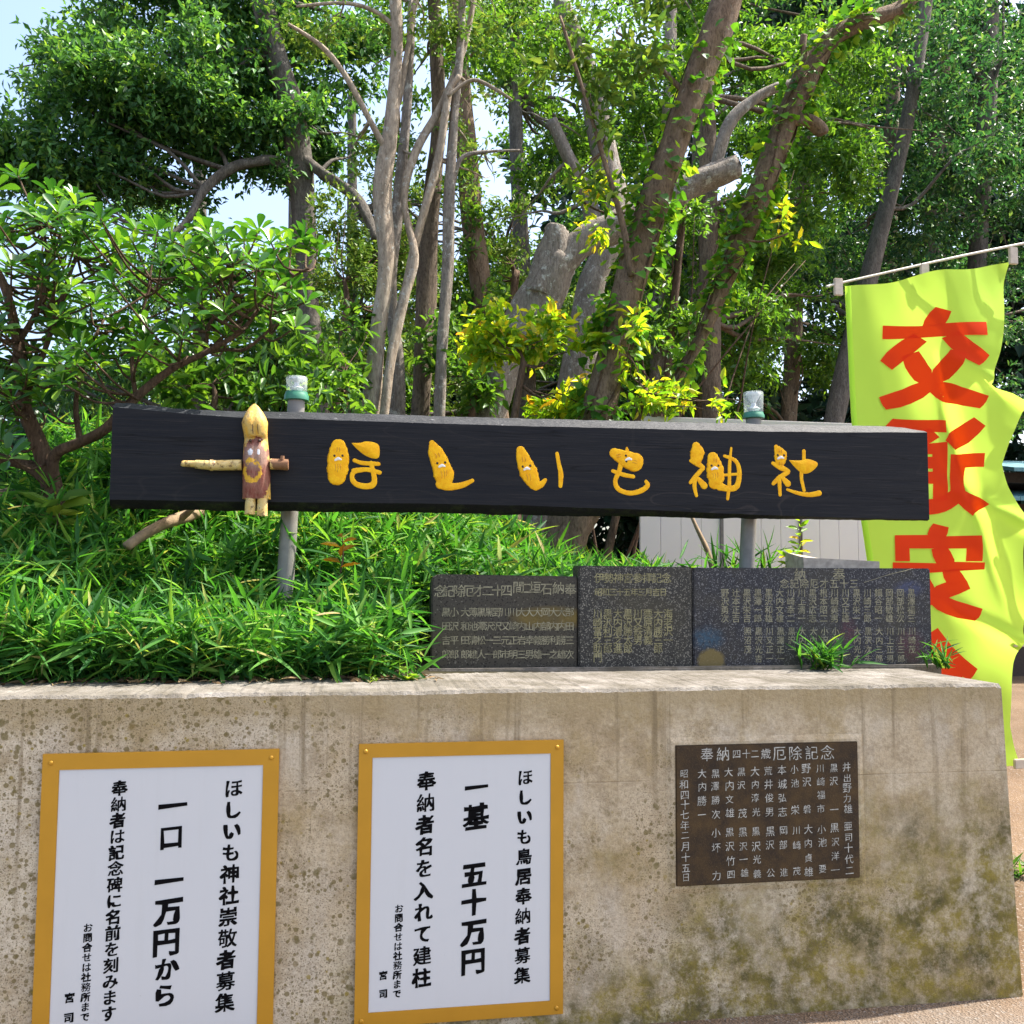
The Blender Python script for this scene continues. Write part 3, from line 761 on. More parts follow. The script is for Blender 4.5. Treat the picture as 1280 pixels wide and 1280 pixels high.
# ================================================================== THE BLACK SIGNBOARD
YB = 4.5
def interp(poly, x):
    return float(np.interp(x, [a for a, _ in poly], [b for _, b in poly]))
board = empty('signboard', P(650, 640, YB), 'long black waney edged timber signboard with yellow painted characters, mounted on two grey pipes', 'signboard')
def plank():
    tb = [(141, 503.5), (175, 505), (215, 510), (260, 512.5), (350, 514.5), (450, 517), (560, 520.5), (660, 523), (780, 526.5), (900, 529), (1000, 531), (1100, 533), (1140, 535), (1159, 539)]
    tf = [(141, 509), (180, 512), (250, 518.5), (300, 521.5), (400, 524.5), (520, 528.5), (660, 532.5), (800, 536), (935, 539), (1060, 540.5), (1159, 540.5)]
    bf = [(141, 624.5), (300, 627), (520, 629.5), (660, 632), (800, 637), (935, 643), (1060, 647.5), (1159, 649)]
    bl = [(141, 636), (300, 638.5), (520, 641.5), (660, 644), (800, 646), (935, 648.5), (1060, 650), (1159, 650.2)]
    import bmesh
    bm = bmesh.new(); N = 200; rings = []; rr = random.Random(3); w1 = w2 = 0
    for i in range(N+1):
        x = 141+(1159-141)*i/N
        w1 = w1*.8+rr.uniform(-.35, .35); w2 = w2*.8+rr.uniform(-.5, .5)
        a = P(x, interp(tf, x)+w1*.5, YB); b = P(x, interp(tb, x)+w1, YB+.055); c = P(x, interp(bf, x)+w2*.3, YB); d = P(x, interp(bl, x)+w2, YB+.045)
        X = a.x
        ring = [(X, YB+.115, b.z-.012), (X, YB+.055, b.z), (X, YB+.028, .5*(a.z+b.z)+.004), (X, YB, a.z), (X, YB, c.z), (X, YB+.02, .5*(c.z+d.z)-.004), (X, YB+.045, d.z), (X, YB+.115, d.z+.01)]
        rings.append([bm.verts.new(p) for p in ring])
    for p, q in zip(rings, rings[1:]):
        for k in range(8):
            f = bm.faces.new((p[k], p[(k+1) % 8], q[(k+1) % 8], q[k]))
            f.material_index = 1 if k in (0, 1, 2) else (2 if k in (4, 5, 6) else 0)
            f.smooth = k in (1, 2, 4, 5)
    bm.faces.new(rings[0]); bm.faces.new(rings[-1][::-1])
    bmesh.ops.recalc_face_normals(bm, faces=bm.faces[:])
    me = bpy.data.meshes.new('plank'); bm.to_mesh(me); bm.free()
    me.set_sharp_from_angle(angle=rad(35))
    link_mesh('plank', me, [M['board'], M['board_edge'], M['board_under']], board)
plank()

def dome(strokes, polys, ox, oy, k, name, mat, parent, flat=.11, seed=0, lift=0.0):
    mb = MB(); rr = random.Random(seed); pw = PXW(650, 590, YB)/k
    for st in strokes:
        pts = [Vector((P(ox+x/k, oy+y/k, YB).x, YB, P(ox+x/k, oy+y/k, YB).z)) for x, y, r in st]; ra = [r*pw*(1.14 if lift == 0 else 1) for x, y, r in st]
        pts, ra = smooth_path(pts, ra, 5)
        ra = [r*rr.uniform(.95, 1.05) for r in ra]
        d0 = (pts[0]-pts[1]).normalized(); d1 = (pts[-1]-pts[-2]).normalized(); r0, r1 = ra[0], ra[-1]
        pts = [pts[0]+d0*r0*.95, pts[0]+d0*r0*.75, pts[0]+d0*r0*.4]+pts+[pts[-1]+d1*r1*.4, pts[-1]+d1*r1*.75, pts[-1]+d1*r1*.95]
        ra = [r0*.3, r0*.66, r0*.92]+ra+[r1*.92, r1*.66, r1*.3]
        s = MB(); s.tube(pts, ra, 10)
        h = flat*(1+rr.uniform(-.1, .1))
        s.v = [(x, YB-lift+(y-YB)*h - .0004, z) for x, y, z in s.v]
        mb.add(s.v, s.f)
    for pl in polys:
        q = [P(ox+x/k, oy+y/k, YB) for x, y in pl]; q, _ = smooth_path(q+[q[0]], [0]*(len(q)+1), 4); q = q[:-1]
        c = sum(q, Vector())/len(q); n = len(q)
        v = [(a.x, YB+.001, a.z) for a in q]+[(c.x+(a.x-c.x)*.86, YB-.0035, c.z+(a.z-c.z)*.86) for a in q]+[(c.x, YB-.005, c.z)]
        f = [(i, (i+1) % n, n+(i+1) % n, n+i) for i in range(n)]+[(n+i, n+(i+1) % n, 2*n) for i in range(n)]
        mb.add(v, f)
    return mb.build(name, mat, parent, smooth=True)
def face(ox, oy, k, par, eyes, mouth, lines):
    e = dome([[(x, y, 5.5), (x+1, y+2, 5.5)] for x, y in eyes], [], ox, oy, k, 'eye_marks', M['dark_mark'], par, .35, lift=.0045)
    dome([[(mouth[0]-14, mouth[1]+3, 5), (mouth[0], mouth[1]-4, 8), (mouth[0]+13, mouth[1], 4.5)]], [], ox, oy, k, 'mouth_mark', M['white_mark'], par, .35, lift=.005)
    dome([[(x0, y0, 1.5), ((x0+x1)/2+2, (y0+y1)/2, 1.8), (x1, y1, 1.4)] for x0, y0, x1, y1 in lines], [], ox, oy, k, 'wrinkle_marks', M['face_patch'], par, .7, lift=.0048)
Z2 = (400, 530, 4); Z3 = (720, 530, 4)
l = dome([[(92, 112, 33), (92, 160, 45), (88, 225, 46), (84, 262, 38)],
    [(172, 182, 8), (205, 194, 9), (250, 198, 10), (292, 200, 9)], [(168, 233, 10), (235, 228, 10), (298, 243, 9)],
    [(255, 195, 9), (266, 240, 10), (272, 280, 12), (262, 305, 14), (225, 312, 13), (180, 300, 12), (160, 270, 10), (170, 240, 10), (215, 230, 9)]],
    [[(155, 94), (200, 93), (230, 86), (275, 92), (298, 112), (297, 165), (270, 174), (225, 158), (180, 122)]], *Z2, 'character', M['letter'], board, seed=1)
face(*Z2, l, [(72, 158), (112, 158)], (91, 178), [(86, 118, 84, 138), (98, 118, 98, 138), (76, 200, 78, 232), (90, 200, 88, 240), (102, 200, 102, 230)])
l = dome([[(560, 95, 12), (575, 135, 32), (598, 190, 39), (618, 250, 44), (622, 285, 38)], [(605, 300, 24), (650, 314, 17), (710, 306, 13), (762, 283, 8)]], [], *Z2, 'character', M['letter'], board, seed=2)
face(*Z2, l, [(586, 196), (625, 192)], (610, 212), [(576, 148, 582, 170), (592, 145, 597, 165), (604, 235, 610, 270), (620, 232, 624, 272), (632, 232, 632, 260)])
l = dome([[(1003, 132, 20), (1018, 180, 33), (1042, 240, 41), (1070, 298, 28)], [(1080, 310, 20), (1105, 302, 15), (1126, 280, 8)], [(1185, 148, 8), (1194, 200, 9), (1204, 250, 12), (1202, 310, 9)]], [], *Z2, 'character', M['letter'], board, seed=3)
face(*Z2, l, [(1013, 213), (1050, 208)], (1034, 226), [(1010, 168, 1012, 190), (1025, 166, 1026, 188), (1032, 252, 1038, 280), (1048, 250, 1052, 282)])
l = dome([[(192, 146, 24), (235, 168, 36), (290, 192, 43)], [(254, 120, 5), (256, 152, 15)], [(300, 172, 26), (310, 180, 24)], [(226, 195, 12), (214, 240, 11), (196, 285, 10), (212, 326, 11), (268, 346, 11), (325, 334, 12), (358, 308, 11), (350, 288, 8)], [(184, 235, 8), (238, 254, 10), (286, 263, 9)]], [], *Z3, 'character', M['letter'], board, seed=4)
face(*Z3, l, [(248, 158), (250, 186)], (262, 178), [(200, 155, 222, 150), (202, 166, 224, 162), (284, 180, 304, 186), (280, 192, 302, 198)])
l = dome([[(601, 112, 20), (606, 142, 35), (600, 176, 27)], [(574, 184, 8), (606, 198, 14), (635, 216, 9)], [(634, 222, 10), (600, 260, 11), (572, 293, 8)], [(597, 270, 9), (592, 312, 10), (602, 358, 8)], [(612, 275, 10), (640, 308, 17)],
    [(684, 168, 26), (694, 220, 41), (698, 272, 43), (692, 295, 30)], [(720, 312, 20), (760, 324, 13), (800, 315, 14), (815, 270, 12), (813, 215, 11), (792, 180, 9), (742, 160, 7)], [(738, 256, 6), (812, 250, 7)], [(776, 120, 5), (768, 200, 8), (766, 300, 9), (758, 374, 7)]], [], *Z3, 'character', M['letter'], board, seed=5)
face(*Z3, l, [(676, 208), (710, 208)], (692, 224), [(688, 172, 688, 192), (700, 174, 700, 192), (682, 246, 684, 270), (694, 246, 694, 276), (706, 244, 706, 268)])
l = dome([[(1000, 114, 10), (1020, 150, 33), (1022, 180, 28)], [(984, 196, 8), (1022, 216, 15), (1062, 236, 9)], [(1060, 242, 10), (1020, 266, 12), (986, 298, 9)], [(1016, 278, 10), (1020, 354, 8)], [(1035, 272, 10), (1058, 298, 16)],
    [(1139, 136, 9), (1138, 190, 9), (1126, 260, 9), (1140, 332, 8)], [(1056, 328, 6), (1110, 346, 9), (1165, 354, 11), (1216, 346, 13)]],
    [[(1062, 180), (1120, 181), (1160, 174), (1205, 190), (1207, 212), (1172, 243), (1132, 248), (1092, 216)]], *Z3, 'character', M['letter'], board, seed=6)
face(*Z3, l, [(1007, 156), (1038, 156)], (1022, 171), [(1014, 132, 1013, 144), (1025, 131, 1025, 144), (1014, 192, 1015, 206), (1028, 194, 1029, 208)])

# ------------------------------------------------------------------ carved wooden figure fixed on the board
def figure():
    pw = PXW(320, 580, YB)
    k = NM('peeling_yellow_wood'); n = k.noise(26, 6, .7); n2 = k.noise(70, 4, .7, k.mapped((1, 1, .3)))
    yel = k.mix(k.ramp(n2, [(.35, 0.), (.7, 1.)]), (.62, .33, .03), (.50, .36, .12))
    yel = k.mix(k.ramp(n, [(.58, 0.), (.64, .6)]), yel, (.26, .12, .03))
    c1 = P(319, 592, YB-.06); c1b = P(322, 596, YB-.06); c2 = P(318, 582, YB-.07)
    ng = k.noise(38, 6, .75); nb = k.noise(19, 4, .6, k.mapped((1, 1, 1), (.7, 0, 1.3)))
    msk = k.ramp(k.math('ADD', k.blob(tuple(c1), (.088, .2, .20)), k.math('MULTIPLY', k.math('SUBTRACT', nb, .5), .9)), [(.20, 0.), (.225, 1.)])
    msk = k.math('MULTIPLY', msk, k.ramp(k.blob(tuple(c1), (.095, .2, .185)), [(.02, 0.), (.06, 1.)]))
    ring = k.ramp(k.math('ADD', k.blob(tuple(P(315, 588, YB-.07)), (.058, .2, .075)), k.math('MULTIPLY', k.math('SUBTRACT', ng, .5), .8)), [(.22, 0.), (.24, 1.), (.52, 1.), (.54, 0.)])
    ring = k.math('MULTIPLY', ring, k.ramp(nb, [(.40, 0.), (.46, 1.)]))
    br = k.mix(k.ramp(n2, [(.35, 0.), (.65, 1.)]), (.16, .026, .014), (.28, .12, .08))
    br = k.mix(k.ramp(k.blob(tuple(P(320, 570, YB-.07)), (.09, .2, .08)), [(.1, 0.), (.5, .55)]), br, (.32, .23, .17))
    yel = k.mix(k.ramp(k.noise(11, 5, .7), [(.5, 0.), (.66, .75)]), yel, (.36, .29, .17))
    c = k.mix(msk, yel, br); c = k.mix(k.math('MULTIPLY', ring, .95), c, (.68, .37, .02))
    for px_, r_ in ((313, .02), (323, .012)):
        wm = k.ramp(k.math('ADD', k.blob(tuple(P(px_, 564.5, YB-.075)), (r_, .2, .026)), k.math('MULTIPLY', k.math('SUBTRACT', ng, .5), 1.2)), [(.40, 0.), (.44, 1.)])
        c = k.mix(wm, c, (.60, .60, .62))
    c = k.mix(k.ramp(k.noise(90, 4, .7), [(.56, 0.), (.66, .6)]), c, (.16, .09, .04))
    k.bump(k.math('ADD', n, n2), .5, .006); mat = k.done(c, .55, .35)
    root = empty('carved_figure', P(320, 640, YB), 'carved log figure in peeling yellow and brown paint fixed on the black board', 'carving')
    rows = [(505, 318, 1.5, .5), (509, 318, 6.5, .62), (516, 318.3, 12, .8), (523, 318.8, 15.8, .95), (529, 319, 18.2, 1.0), (535, 319.3, 17.6, 1.05), (542, 320, 16.4, 1.08), (546.5, 320.3, 16.2, 1.0), (549, 320.5, 16.2, .72), (553, 320.5, 16.5, .74), (557, 320.5, 17, .95), (565, 320.7, 17.8, 1.08), (576, 320.8, 18.6, 1.12), (592, 321, 19, 1.12), (610, 321.2, 19.3, 1.08), (621, 321.3, 19.6, 1.0), (624.5, 321.3, 19.5, .95)]
    m = MB(); n_ = 22
    for y, xc, hw, dep in rows:
        for i in range(n_+1):
            a = math.pi*i/n_
            cx, sy = math.cos(a), math.sin(a)
            flat_ = .86+.14*abs(math.sin(2*a))         # slightly faceted by the axe
            q = P(xc - cx*hw*flat_, y, YB)
            m.v.append((q.x, YB-.001-sy*hw*dep*pw*flat_, q.z))
    for r in range(len(rows)-1):
        for i in range(n_):
            a = r*(n_+1)+i; m.f.append((a, a+1, a+n_+2, a+n_+1))
    m.f.append(tuple(range(n_, -1, -1))); b = (len(rows)-1)*(n_+1); m.f.append(tuple(range(b, b+n_+1)))
    m.m = [0]*len(m.f); m.build('body', mat, root, smooth=True, angle=40)
    ka = NM('peeling_yellow_branch'); n = ka.noise(30, 6, .7); e = P(354, 580, YB-.03)
    c = ka.mix(ka.ramp(n, [(.4, 0.), (.62, 1.)]), (.55, .36, .10), (.60, .47, .22)); c = ka.mix(ka.ramp(ka.noise(38, 5, .75), [(.54, 0.), (.60, .85)]), c, (.13, .07, .03))
    c = ka.mix(ka.ramp(ka.math('ADD', ka.blob(tuple(e), (.07, .2, .07)), ka.math('MULTIPLY', ka.math('SUBTRACT', n, .5), 1.6)), [(.2, 0.), (.26, .9)]), c, (.16, .065, .035))
    ka.bump(n, .5, .004); am = ka.done(c, .6, .3)
    ya = YB-.034; q = lambda x, y: P(x, y, ya)
    m = MB(); m.tube([q(227, 579), q(229, 579.5), q(243, 580), q(244.5, 580.3), q(262, 581.5), q(263, 581.5), q(266, 581.5), q(267, 581.6), q(302, 581)], [3.2*pw, 3.9*pw, 4.2*pw, 5.4*pw, 6*pw, 7.2*pw, 7.2*pw, 6.4*pw, 6.8*pw], 14, .04)
    m.build('arm', am, root, smooth=True, angle=45)
    m = MB(); m.tube([q(338, 580), q(350, 580.5), q(360, 581), q(360.6, 581)], [6.6*pw, 6.7*pw, 7*pw, 6.2*pw], 14, .05)
    m.tube([q(353, 575)+Vector((0, -.01, 0)), q(353.5, 570)+Vector((0, -.012, 0))], [3*pw, 2.2*pw], 8, .1)
    m.build('arm', am, root, smooth=True, angle=45)
    for x0, x1, y1 in ((313.3, 312.5, 643), (328, 327.5, 645)):
        m = MB(); yl = YB-.042; a = P(x0, 623, yl); b = P(x1, y1, yl)
        m.tube([a, a.lerp(b, .5), b, b+Vector((0, 0, -.001))], [6.2*pw, 6.4*pw, 6.6*pw, 5.8*pw], 14, .03)
        m.build('leg', am, root, smooth=True, angle=45)
    for x in (313, 324.4):
        m = MB(); p = P(x, 550.8, YB-.056); s = .0075
        m.lathe((p.x, p.y, p.z), [(s*.3, -s), (s*.8, -s*.6), (s, 0), (s*.8, s*.6), (s*.3, s)], 12); m.build('eye', M['dark_mark'], root, smooth=True)
    for x in (316, 322.3):
        m = MB(); a = P(x-.3, 530, YB-.0755); b = P(x+.4, 542.5, YB-.0705)
        m.tube([a, a.lerp(b, .5)+Vector((0, -.002, 0)), b], [.0012, .0022, .0012], 6); m.build('brow_groove', M['dark_mark'], root)
figure()

# ------------------------------------------------------------------ posts and the lamps on their tops
YP = 4.68
for (x0, y0, x1, y1, rp, lab, lamp, ll) in (
    (370.5, 501, 357, 722, 10.6, 'grey pipe post standing in the bamboo grass under the carved figure', (370.5, 501.5, 490.5, 15.2, 471.5, 12.6), 'small clear solar lamp with green rim above the carved figure'),
    (942, 523.5, 933.5, 706, 9.4, 'grey pipe post in front of the steel fence, behind the longest stone', (942, 524, 516, 13.4, 490.5, 11.8), 'clear solar lamp with green rim at the right end of the board')):
    a = P(x0, y0, YP); b = P(x1, y1, YP); pw = PXW(x0, y0, YP)
    d = (b-a).normalized(); e = b+d*((b.z-max(.0, mound(b.x, b.y)-.2))/-d.z)
    m = MB(); m.tube([e, a], rp*pw, 18); t = m.build('post', M['post'], None, smooth=True, angle=40)
    tag(t, lab, 'post', 'posts carrying the board')
    x, yb, yg, rg, yt, rl = lamp; base = P(x, yb, YP)
    h1 = P(x, yg, YP).z-base.z; h2 = P(x, yt, YP).z-base.z; rg *= pw; rl *= pw
    root = empty('solar_lamp', base, ll, 'lamp', 'lamps on the posts')
    m = MB(); m.lathe(base, [(rg*.8, 0.001), (rg, .004), (rg, h1*.6), (rg*.93, h1*.75), (rg*.9, h1)], 24); m.build('rim', M['green_plastic'], root, smooth=True, angle=40)
    m = MB(); m.lathe(base, [(rl*.95, h1+.001), (rl, h1+.006), (rl*1.06, h2-.006), (rl*1.0, h2)], 24); m.build('lens', M['lens'], root, smooth=True, angle=40)
    m = MB(); m.lathe(base, [(rl*.35, h1+.002), (rl*.75, h1+.02), (rl*.3, h1+.035), (rl*.25, h1+.05), (rl*.8, h2-.012), (rl*.8, h2-.004)], 9); m.build('reflector', M['reflector'], root)

# ================================================================== BANNER
YN = 5.15
def ripple(X, Z):
    a, b = P(1060, 520, YN).x, P(1275, 520, YN).x
    u = min(1.15, max(-.1, (X-a)/(b-a)))
    q = .018*math.sin(2.1*Z+5.2*u+.6) + .040*u*math.sin(4.3*Z*1.05+2.6*u+1.0) + .020*math.sin(8.5*u+1.7*Z)
    q += .012*u*math.sin(11*Z-6*u)
    # the cloth doubles over along a slanting crease below the second loop
    cx_ = P(1180, 485, YN); ex_ = P(1236, 690, YN)
    t_ = (cx_.z-Z)/(cx_.z-ex_.z); dx_ = X-(cx_.x+(ex_.x-cx_.x)*t_)
    if -.3 < t_ < 1.4:
        env = math.sin(math.pi*(t_+.3)/1.7)
        q += .7*env*(.055*math.exp(-(dx_/.035)**2)-.045/(1+math.exp(-dx_/.012)))
    q += .0018*math.sin(31*X+9*Z)*math.sin(5*Z)
    # slack folds running from the tabs towards the middle
    for py in (500, 655, 800):
        c = P(1270, py, YN); dz = Z-c.z+.5*(X-c.x)
        q -= .05*math.exp(-(dz/.05)**2)*max(0, u-.45)*1.6
    return YN+q
def banner():
    le = [(350, 1057.5), (440, 1060), (520, 1062), (600, 1068), (650, 1073), (700, 1081), (800, 1088), (965, 1094)]
    re = [(310, 1274), (322, 1272), (350, 1264), (380, 1258), (444, 1242), (470, 1233), (484, 1230), (488, 1236), (495, 1256), (506, 1273), (512, 1273), (530, 1266), (555, 1257), (581, 1250), (609, 1257), (630, 1266), (645, 1274), (655, 1274), (690, 1271), (738, 1272), (780, 1275), (800, 1276), (830, 1272), (867, 1271), (908, 1268), (935, 1273), (960, 1279)]
    root = empty('banner', P(1170, 960, YN), 'tall lime yellow traffic safety banner with red characters seen from its back', 'banner')
    nu, nv = 60, 170; m = MB()
    for j in range(nv+1):
        for i in range(nu+1):
            u = i/nu
            top = 357-34*u+7*math.sin(math.pi*u)*(.6+.4*math.cos(4*math.pi*u-math.pi)); bot = 962-4*u
            y = top+(bot-top)*j/nv
            xl = float(np.interp(y, [a for a, _ in le], [b for _, b in le])); xr = float(np.interp(y, [a for a, _ in re], [b for _, b in re]))
            p = P(xl+(xr-xl)*u, y, YN); m.v.append((p.x, ripple(p.x, p.z), p.z))
    for j in range(nv):
        for i in range(nu):
            a = j*(nu+1)+i; m.f.append((a, a+nu+1, a+nu+2, a+1))
    m.m = [0]*len(m.f); cl = m.build('cloth', M['banner'], root, smooth=True)
    hm = MB()          # doubled hem down the free edge and along the top
    for j in range(nv+1):
        y = 357+(962-357)*j/nv; xl = float(np.interp(y, [a for a, _ in le], [b for _, b in le]))
        for dx, o in ((-.6, 0), (0, -.004), (6, -.004), (7, -.0005)):
            p = P(xl+dx, y, YN); hm.v.append((p.x, ripple(p.x, p.z)+o, p.z))
    for j in range(nv):
        for i in range(3):
            a = 4*j+i; hm.f.append((a, a+4, a+5, a+1))
    hm.m = [0]*len(hm.f); hm.build('hem', M['banner'], cl, smooth=True)
    # red characters, mirrored because the cloth shows its back
    import bmesh
    wmid = PXW(1165, 600, YN)
    for ch, x0, x1, y0, y1 in (('交', 1101, 1229, 386, 512), ('通', 1104, 1229, 522, 645), ('安', 1111, 1229, 654, 776), ('全', 1112, 1230, 785, 905)):
        v, f, n = glyph(ch)
        q = v+n*np.array([.054, .044]); q = q*np.array([-1, 1])
        lo, hi = q.min(0), q.max(0); q = (q-lo)/(hi-lo)
        bm = bmesh.new(); vs = []
        for a, b in q:
            p = P(x0+(x1-x0)*a, y1+(y0-y1)*b, YN); vs.append(bm.verts.new((p.x, YN, p.z)))
        for t in f:
            try: bm.faces.new([vs[i] for i in t])
            except ValueError: pass
        for _ in range(5):
            le_ = [e for e in bm.edges if e.calc_length() > .03]
            if not le_: break
            bmesh.ops.subdivide_edges(bm, edges=le_, cuts=1); bmesh.ops.triangulate(bm, faces=[g for g in bm.faces if len(g.verts) > 3])
        for g in bm.faces:
            g.normal_update()
            if g.normal.y > 0: g.normal_flip()
        for t in bm.verts: t.co.y = ripple(t.co.x, t.co.z)-.006
        me = bpy.data.meshes.new('character'); bm.to_mesh(me); bm.free(); me.polygons.foreach_set('use_smooth', [True]*len(me.polygons))
        link_mesh('character', me, M['banner_red'], cl)
    # hem, webbing loops and the poles
    def tab_(x, y, w_, h_, yy=YN-.012):
        a = P(x-w_/2, y-h_/2, yy); b = P(x+w_/2, y+h_/2, yy); t = MB(); t.bbox(a.x, b.x, yy+.001, yy+.023, b.z, a.z, .004); t.build('loop', M['tab'], root)
    for x, y in ((1049, 358), (1157, 340), (1268, 319)): tab_(x, y, 11, 22)
    for x, y in ((1283, 509), (1284, 650), (1285, 803), (1286, 955)): tab_(x, y, 34, 11)
    a, b = P(1036, 356.5, YN), P(1306, 299, YN)
    m = MB(); m.tube([a+Vector((0, -.012, -.012)), a+Vector((.012, 0, 0)), a.lerp(b, .25)+Vector((0, 0, .002)), a.lerp(b, .6)+Vector((0, 0, .006)), b], [.005, .007, .007, .0075, .008], 10, sub=3); m.build('crossbar', M['pole'], root, smooth=True)
    p = P(1303, 650, YN); m = MB(); m.tube([(p.x, YN, -.1), (p.x, YN, 1.4), (p.x, YN, P(1290, 285, YN).z)], [.016, .014, .012], 12); m.build('pole', M['pole'], root, smooth=True)
banner()

# ------------------------------------------------------------------ small teal roofed hall at the far right
def hall():
    Y = 15.0
    xa = P(1256, 600, Y).x; z1 = P(1256, 586, Y).z; z2 = P(1256, 622, Y).z
    root = empty('shrine_hall', (xa+2, Y+1.5, 0), 'small dark hall with stepped teal roof just right of the banner', 'building')
    m = MB(); m.box(xa+.45, xa+4, Y+.6, Y+3.5, 0, z2-.05); m.build('wall', M['dark_wood'], root)
    for z, o in ((z1, 0), (z2, -.05)):
        r = MB(); x0 = xa+o
        for s in range(26):      # ribbed sheet slopes
            xs0 = x0+s*.16; r.add([(xs0, Y-.25, z), (xs0+.15, Y-.25, z), (xs0+.15, Y+1.9, z+.42), (xs0, Y+1.9, z+.42), (xs0, Y-.25, z-.07), (xs0+.15, Y-.25, z-.07), (xs0+.15, Y+1.9, z+.35), (xs0, Y+1.9, z+.35)], [(0, 1, 2, 3), (4, 7, 6, 5), (0, 4, 5, 1), (1, 5, 6, 2), (2, 6, 7, 3), (3, 7, 4, 0)])
        r.build('roof', M['roof'], root)
    m = MB(); m.box(xa+.2, xa+4, Y+.3, Y+3, z2+.30, z1-.02); m.build('upper_wall', M['dark_wood'], root)
hall()

# ------------------------------------------------------------------ broken block behind the longest stone, pebbles, fallen branch
def block():
    q = [P(1001, 697, 4.6), P(1094, 702, 4.6)]
    m = MB(); v = [(q[0].x, 4.56, ZT), (q[1].x, 4.56, ZT), (q[1].x+.02, 4.80, ZT), (q[0].x, 4.80, ZT), (q[0].x-.01, 4.55, q[0].z), (q[1].x, 4.56, q[1].z), (q[1].x-.02, 4.81, q[1].z-.01), (q[0].x+.02, 4.82, q[0].z+.035)]
    m.add(v, [(0, 3, 2, 1), (4, 5, 6, 7), (0, 1, 5, 4), (1, 2, 6, 5), (2, 3, 7, 6), (3, 0, 4, 7)])
    tag(m.build('broken_block', M['stone']), 'pale broken concrete block peeping over the longest stone', 'block')
block()
def pebble(px, py, Yg, s, lab, seed):
    import bmesh
    bm = bmesh.new(); bmesh.ops.create_icosphere(bm, subdivisions=2, radius=s); rr = random.Random(seed)
    for v in bm.verts: v.co = Vector((v.co.x*1.25, v.co.y, v.co.z*.62))*rr.uniform(.86, 1.1)
    me = bpy.data.meshes.new('pebble'); bm.to_mesh(me); bm.free(); me.polygons.foreach_set('use_smooth', [True]*len(me.polygons))
    o = link_mesh('pebble', me, M['stone'])
    d = _F+_X*((px-640)/FOC)+_Y*((640-py)/FOC); t = -CAMZ/d.z
    o.location = (d.x*t, d.y*t, s*.35); tag(o, lab, 'stone')
pebble(1249, 1227, 0, .03, 'small pale pebble lying at the foot of the wall\'s right end', 4)
def branch():
    m = MB(); pts = [P(158, 683, 4.62), P(180, 668, 4.68), P(205, 655, 4.76), P(232, 646, 4.86), P(250, 638, 4.95)]
    m.tube(pts, [.024, .027, .026, .03, .03], 12, .15, sub=4); m.tube([P(223, 650, 4.83), P(235, 641, 4.8), P(243, 633, 4.8)], [.02, .016, .013], 8, .1, sub=3)
    tag(m.build('fallen_branch', M['cut_wood'], None, smooth=True), 'dry brown cut branch lying in the bamboo grass left of the left post', 'branch')
    m = MB(); m.tube([P(862, 640, 5.3), P(872, 662, 5.25), P(884, 688, 5.2), P(892, 715, 5.15)], [.010, .013, .016, .018], 8, .1, sub=3)
    tag(m.build('dead_stick', M['cut_wood'], None, smooth=True), 'thin dark stick leaning in front of the steel fence, left of the right post', 'stick')
branch()

# ================================================================== PLANTS
def on_mound(px, py, Y): p = P(px, py, Y); return Vector((p.x, Y, mound(p.x, Y)))
XL = P(-60, 750, 4.1).x
def bamboo_grass():
    r = np.random.default_rng(21); bs = []
    while len(bs) < 4700:
        x = r.uniform(XL-.2, 2.0); y = 4.06+(6.6-4.06)*r.random()**1.35
        if x > P(535, 800, YS).x-.10-.06*r.random() and y < YS+.30: continue
        if x > 1.25 and r.random() < .35: continue
        bs.append((x, y, mound(x, y)-.01))
    bs = np.array(bs); n = len(bs)
    near = np.exp(-((bs[:, 0]-P(357, 722, 4.68).x)/.22)**2)*((bs[:, 1] > 4.1)&(bs[:, 1] < 4.75))
    bx = P(195, 665, 4.8).x
    near = np.maximum(near, np.exp(-((bs[:, 0]-bx)/.24)**4)*((bs[:, 1] > 4.2)&(bs[:, 1] < 5.2)))
    hgt = (1-.62*near)*r.uniform(.16, .40, n)*np.where(bs[:, 1] < 4.3, .8, 1.0)*np.where(bs[:, 0] > 1.0, .78, 1)
    lean = r.normal(size=(n, 3))*np.array([.28, .28, 0])+np.array([.02, -.20, 1.]); lean = norm(lean)
    K = 9; t = np.concatenate([r.uniform(.3, 1., (n, K-2)), np.ones((n, 2))], 1)
    pos = bs[:, None, :]+lean[:, None, :]*(t*hgt[:, None])[..., None]
    az = r.uniform(0, 2*math.pi, (n, K)); el = r.normal(.16, .5, (n, K))+.3*(t > .95)
    d = np.stack([np.cos(az)*np.cos(el), .55*np.sin(az)*np.cos(el)-.08, np.sin(el)], -1)
    nm = np.array([0, -.1, 1.])+r.normal(size=(n, K, 3))*.5
    ln = r.uniform(.08, .19, (n, K))
    pos = pos.reshape(-1, 3); d = d.reshape(-1, 3); nm = nm.reshape(-1, 3); ln = ln.reshape(-1)
    keep = (pos[:, 1]+d[:, 1]*ln > 3.86) & ((pos[:, 0]+d[:, 0]*ln < P(552, 800, YS).x) | (pos[:, 1] > YS+.16))
    # stems ride along as very thin blades
    pos = np.concatenate([pos[keep], bs]); d = np.concatenate([d[keep], lean]); nm = np.concatenate([nm[keep], np.tile([0, -1., .2], (n, 1))])
    wd = np.concatenate([ln[keep]*r.uniform(.095, .15, keep.sum()), np.full(n, .0045)]); ln = np.concatenate([ln[keep], hgt])
    o = leaves('bamboo_grass', pos, d, nm, ln, wd, BLADE, L['grass'])
    tag(o, 'dense green bamboo grass covering the bank behind the wall', 'bamboo grass', kind='stuff')
bamboo_grass()

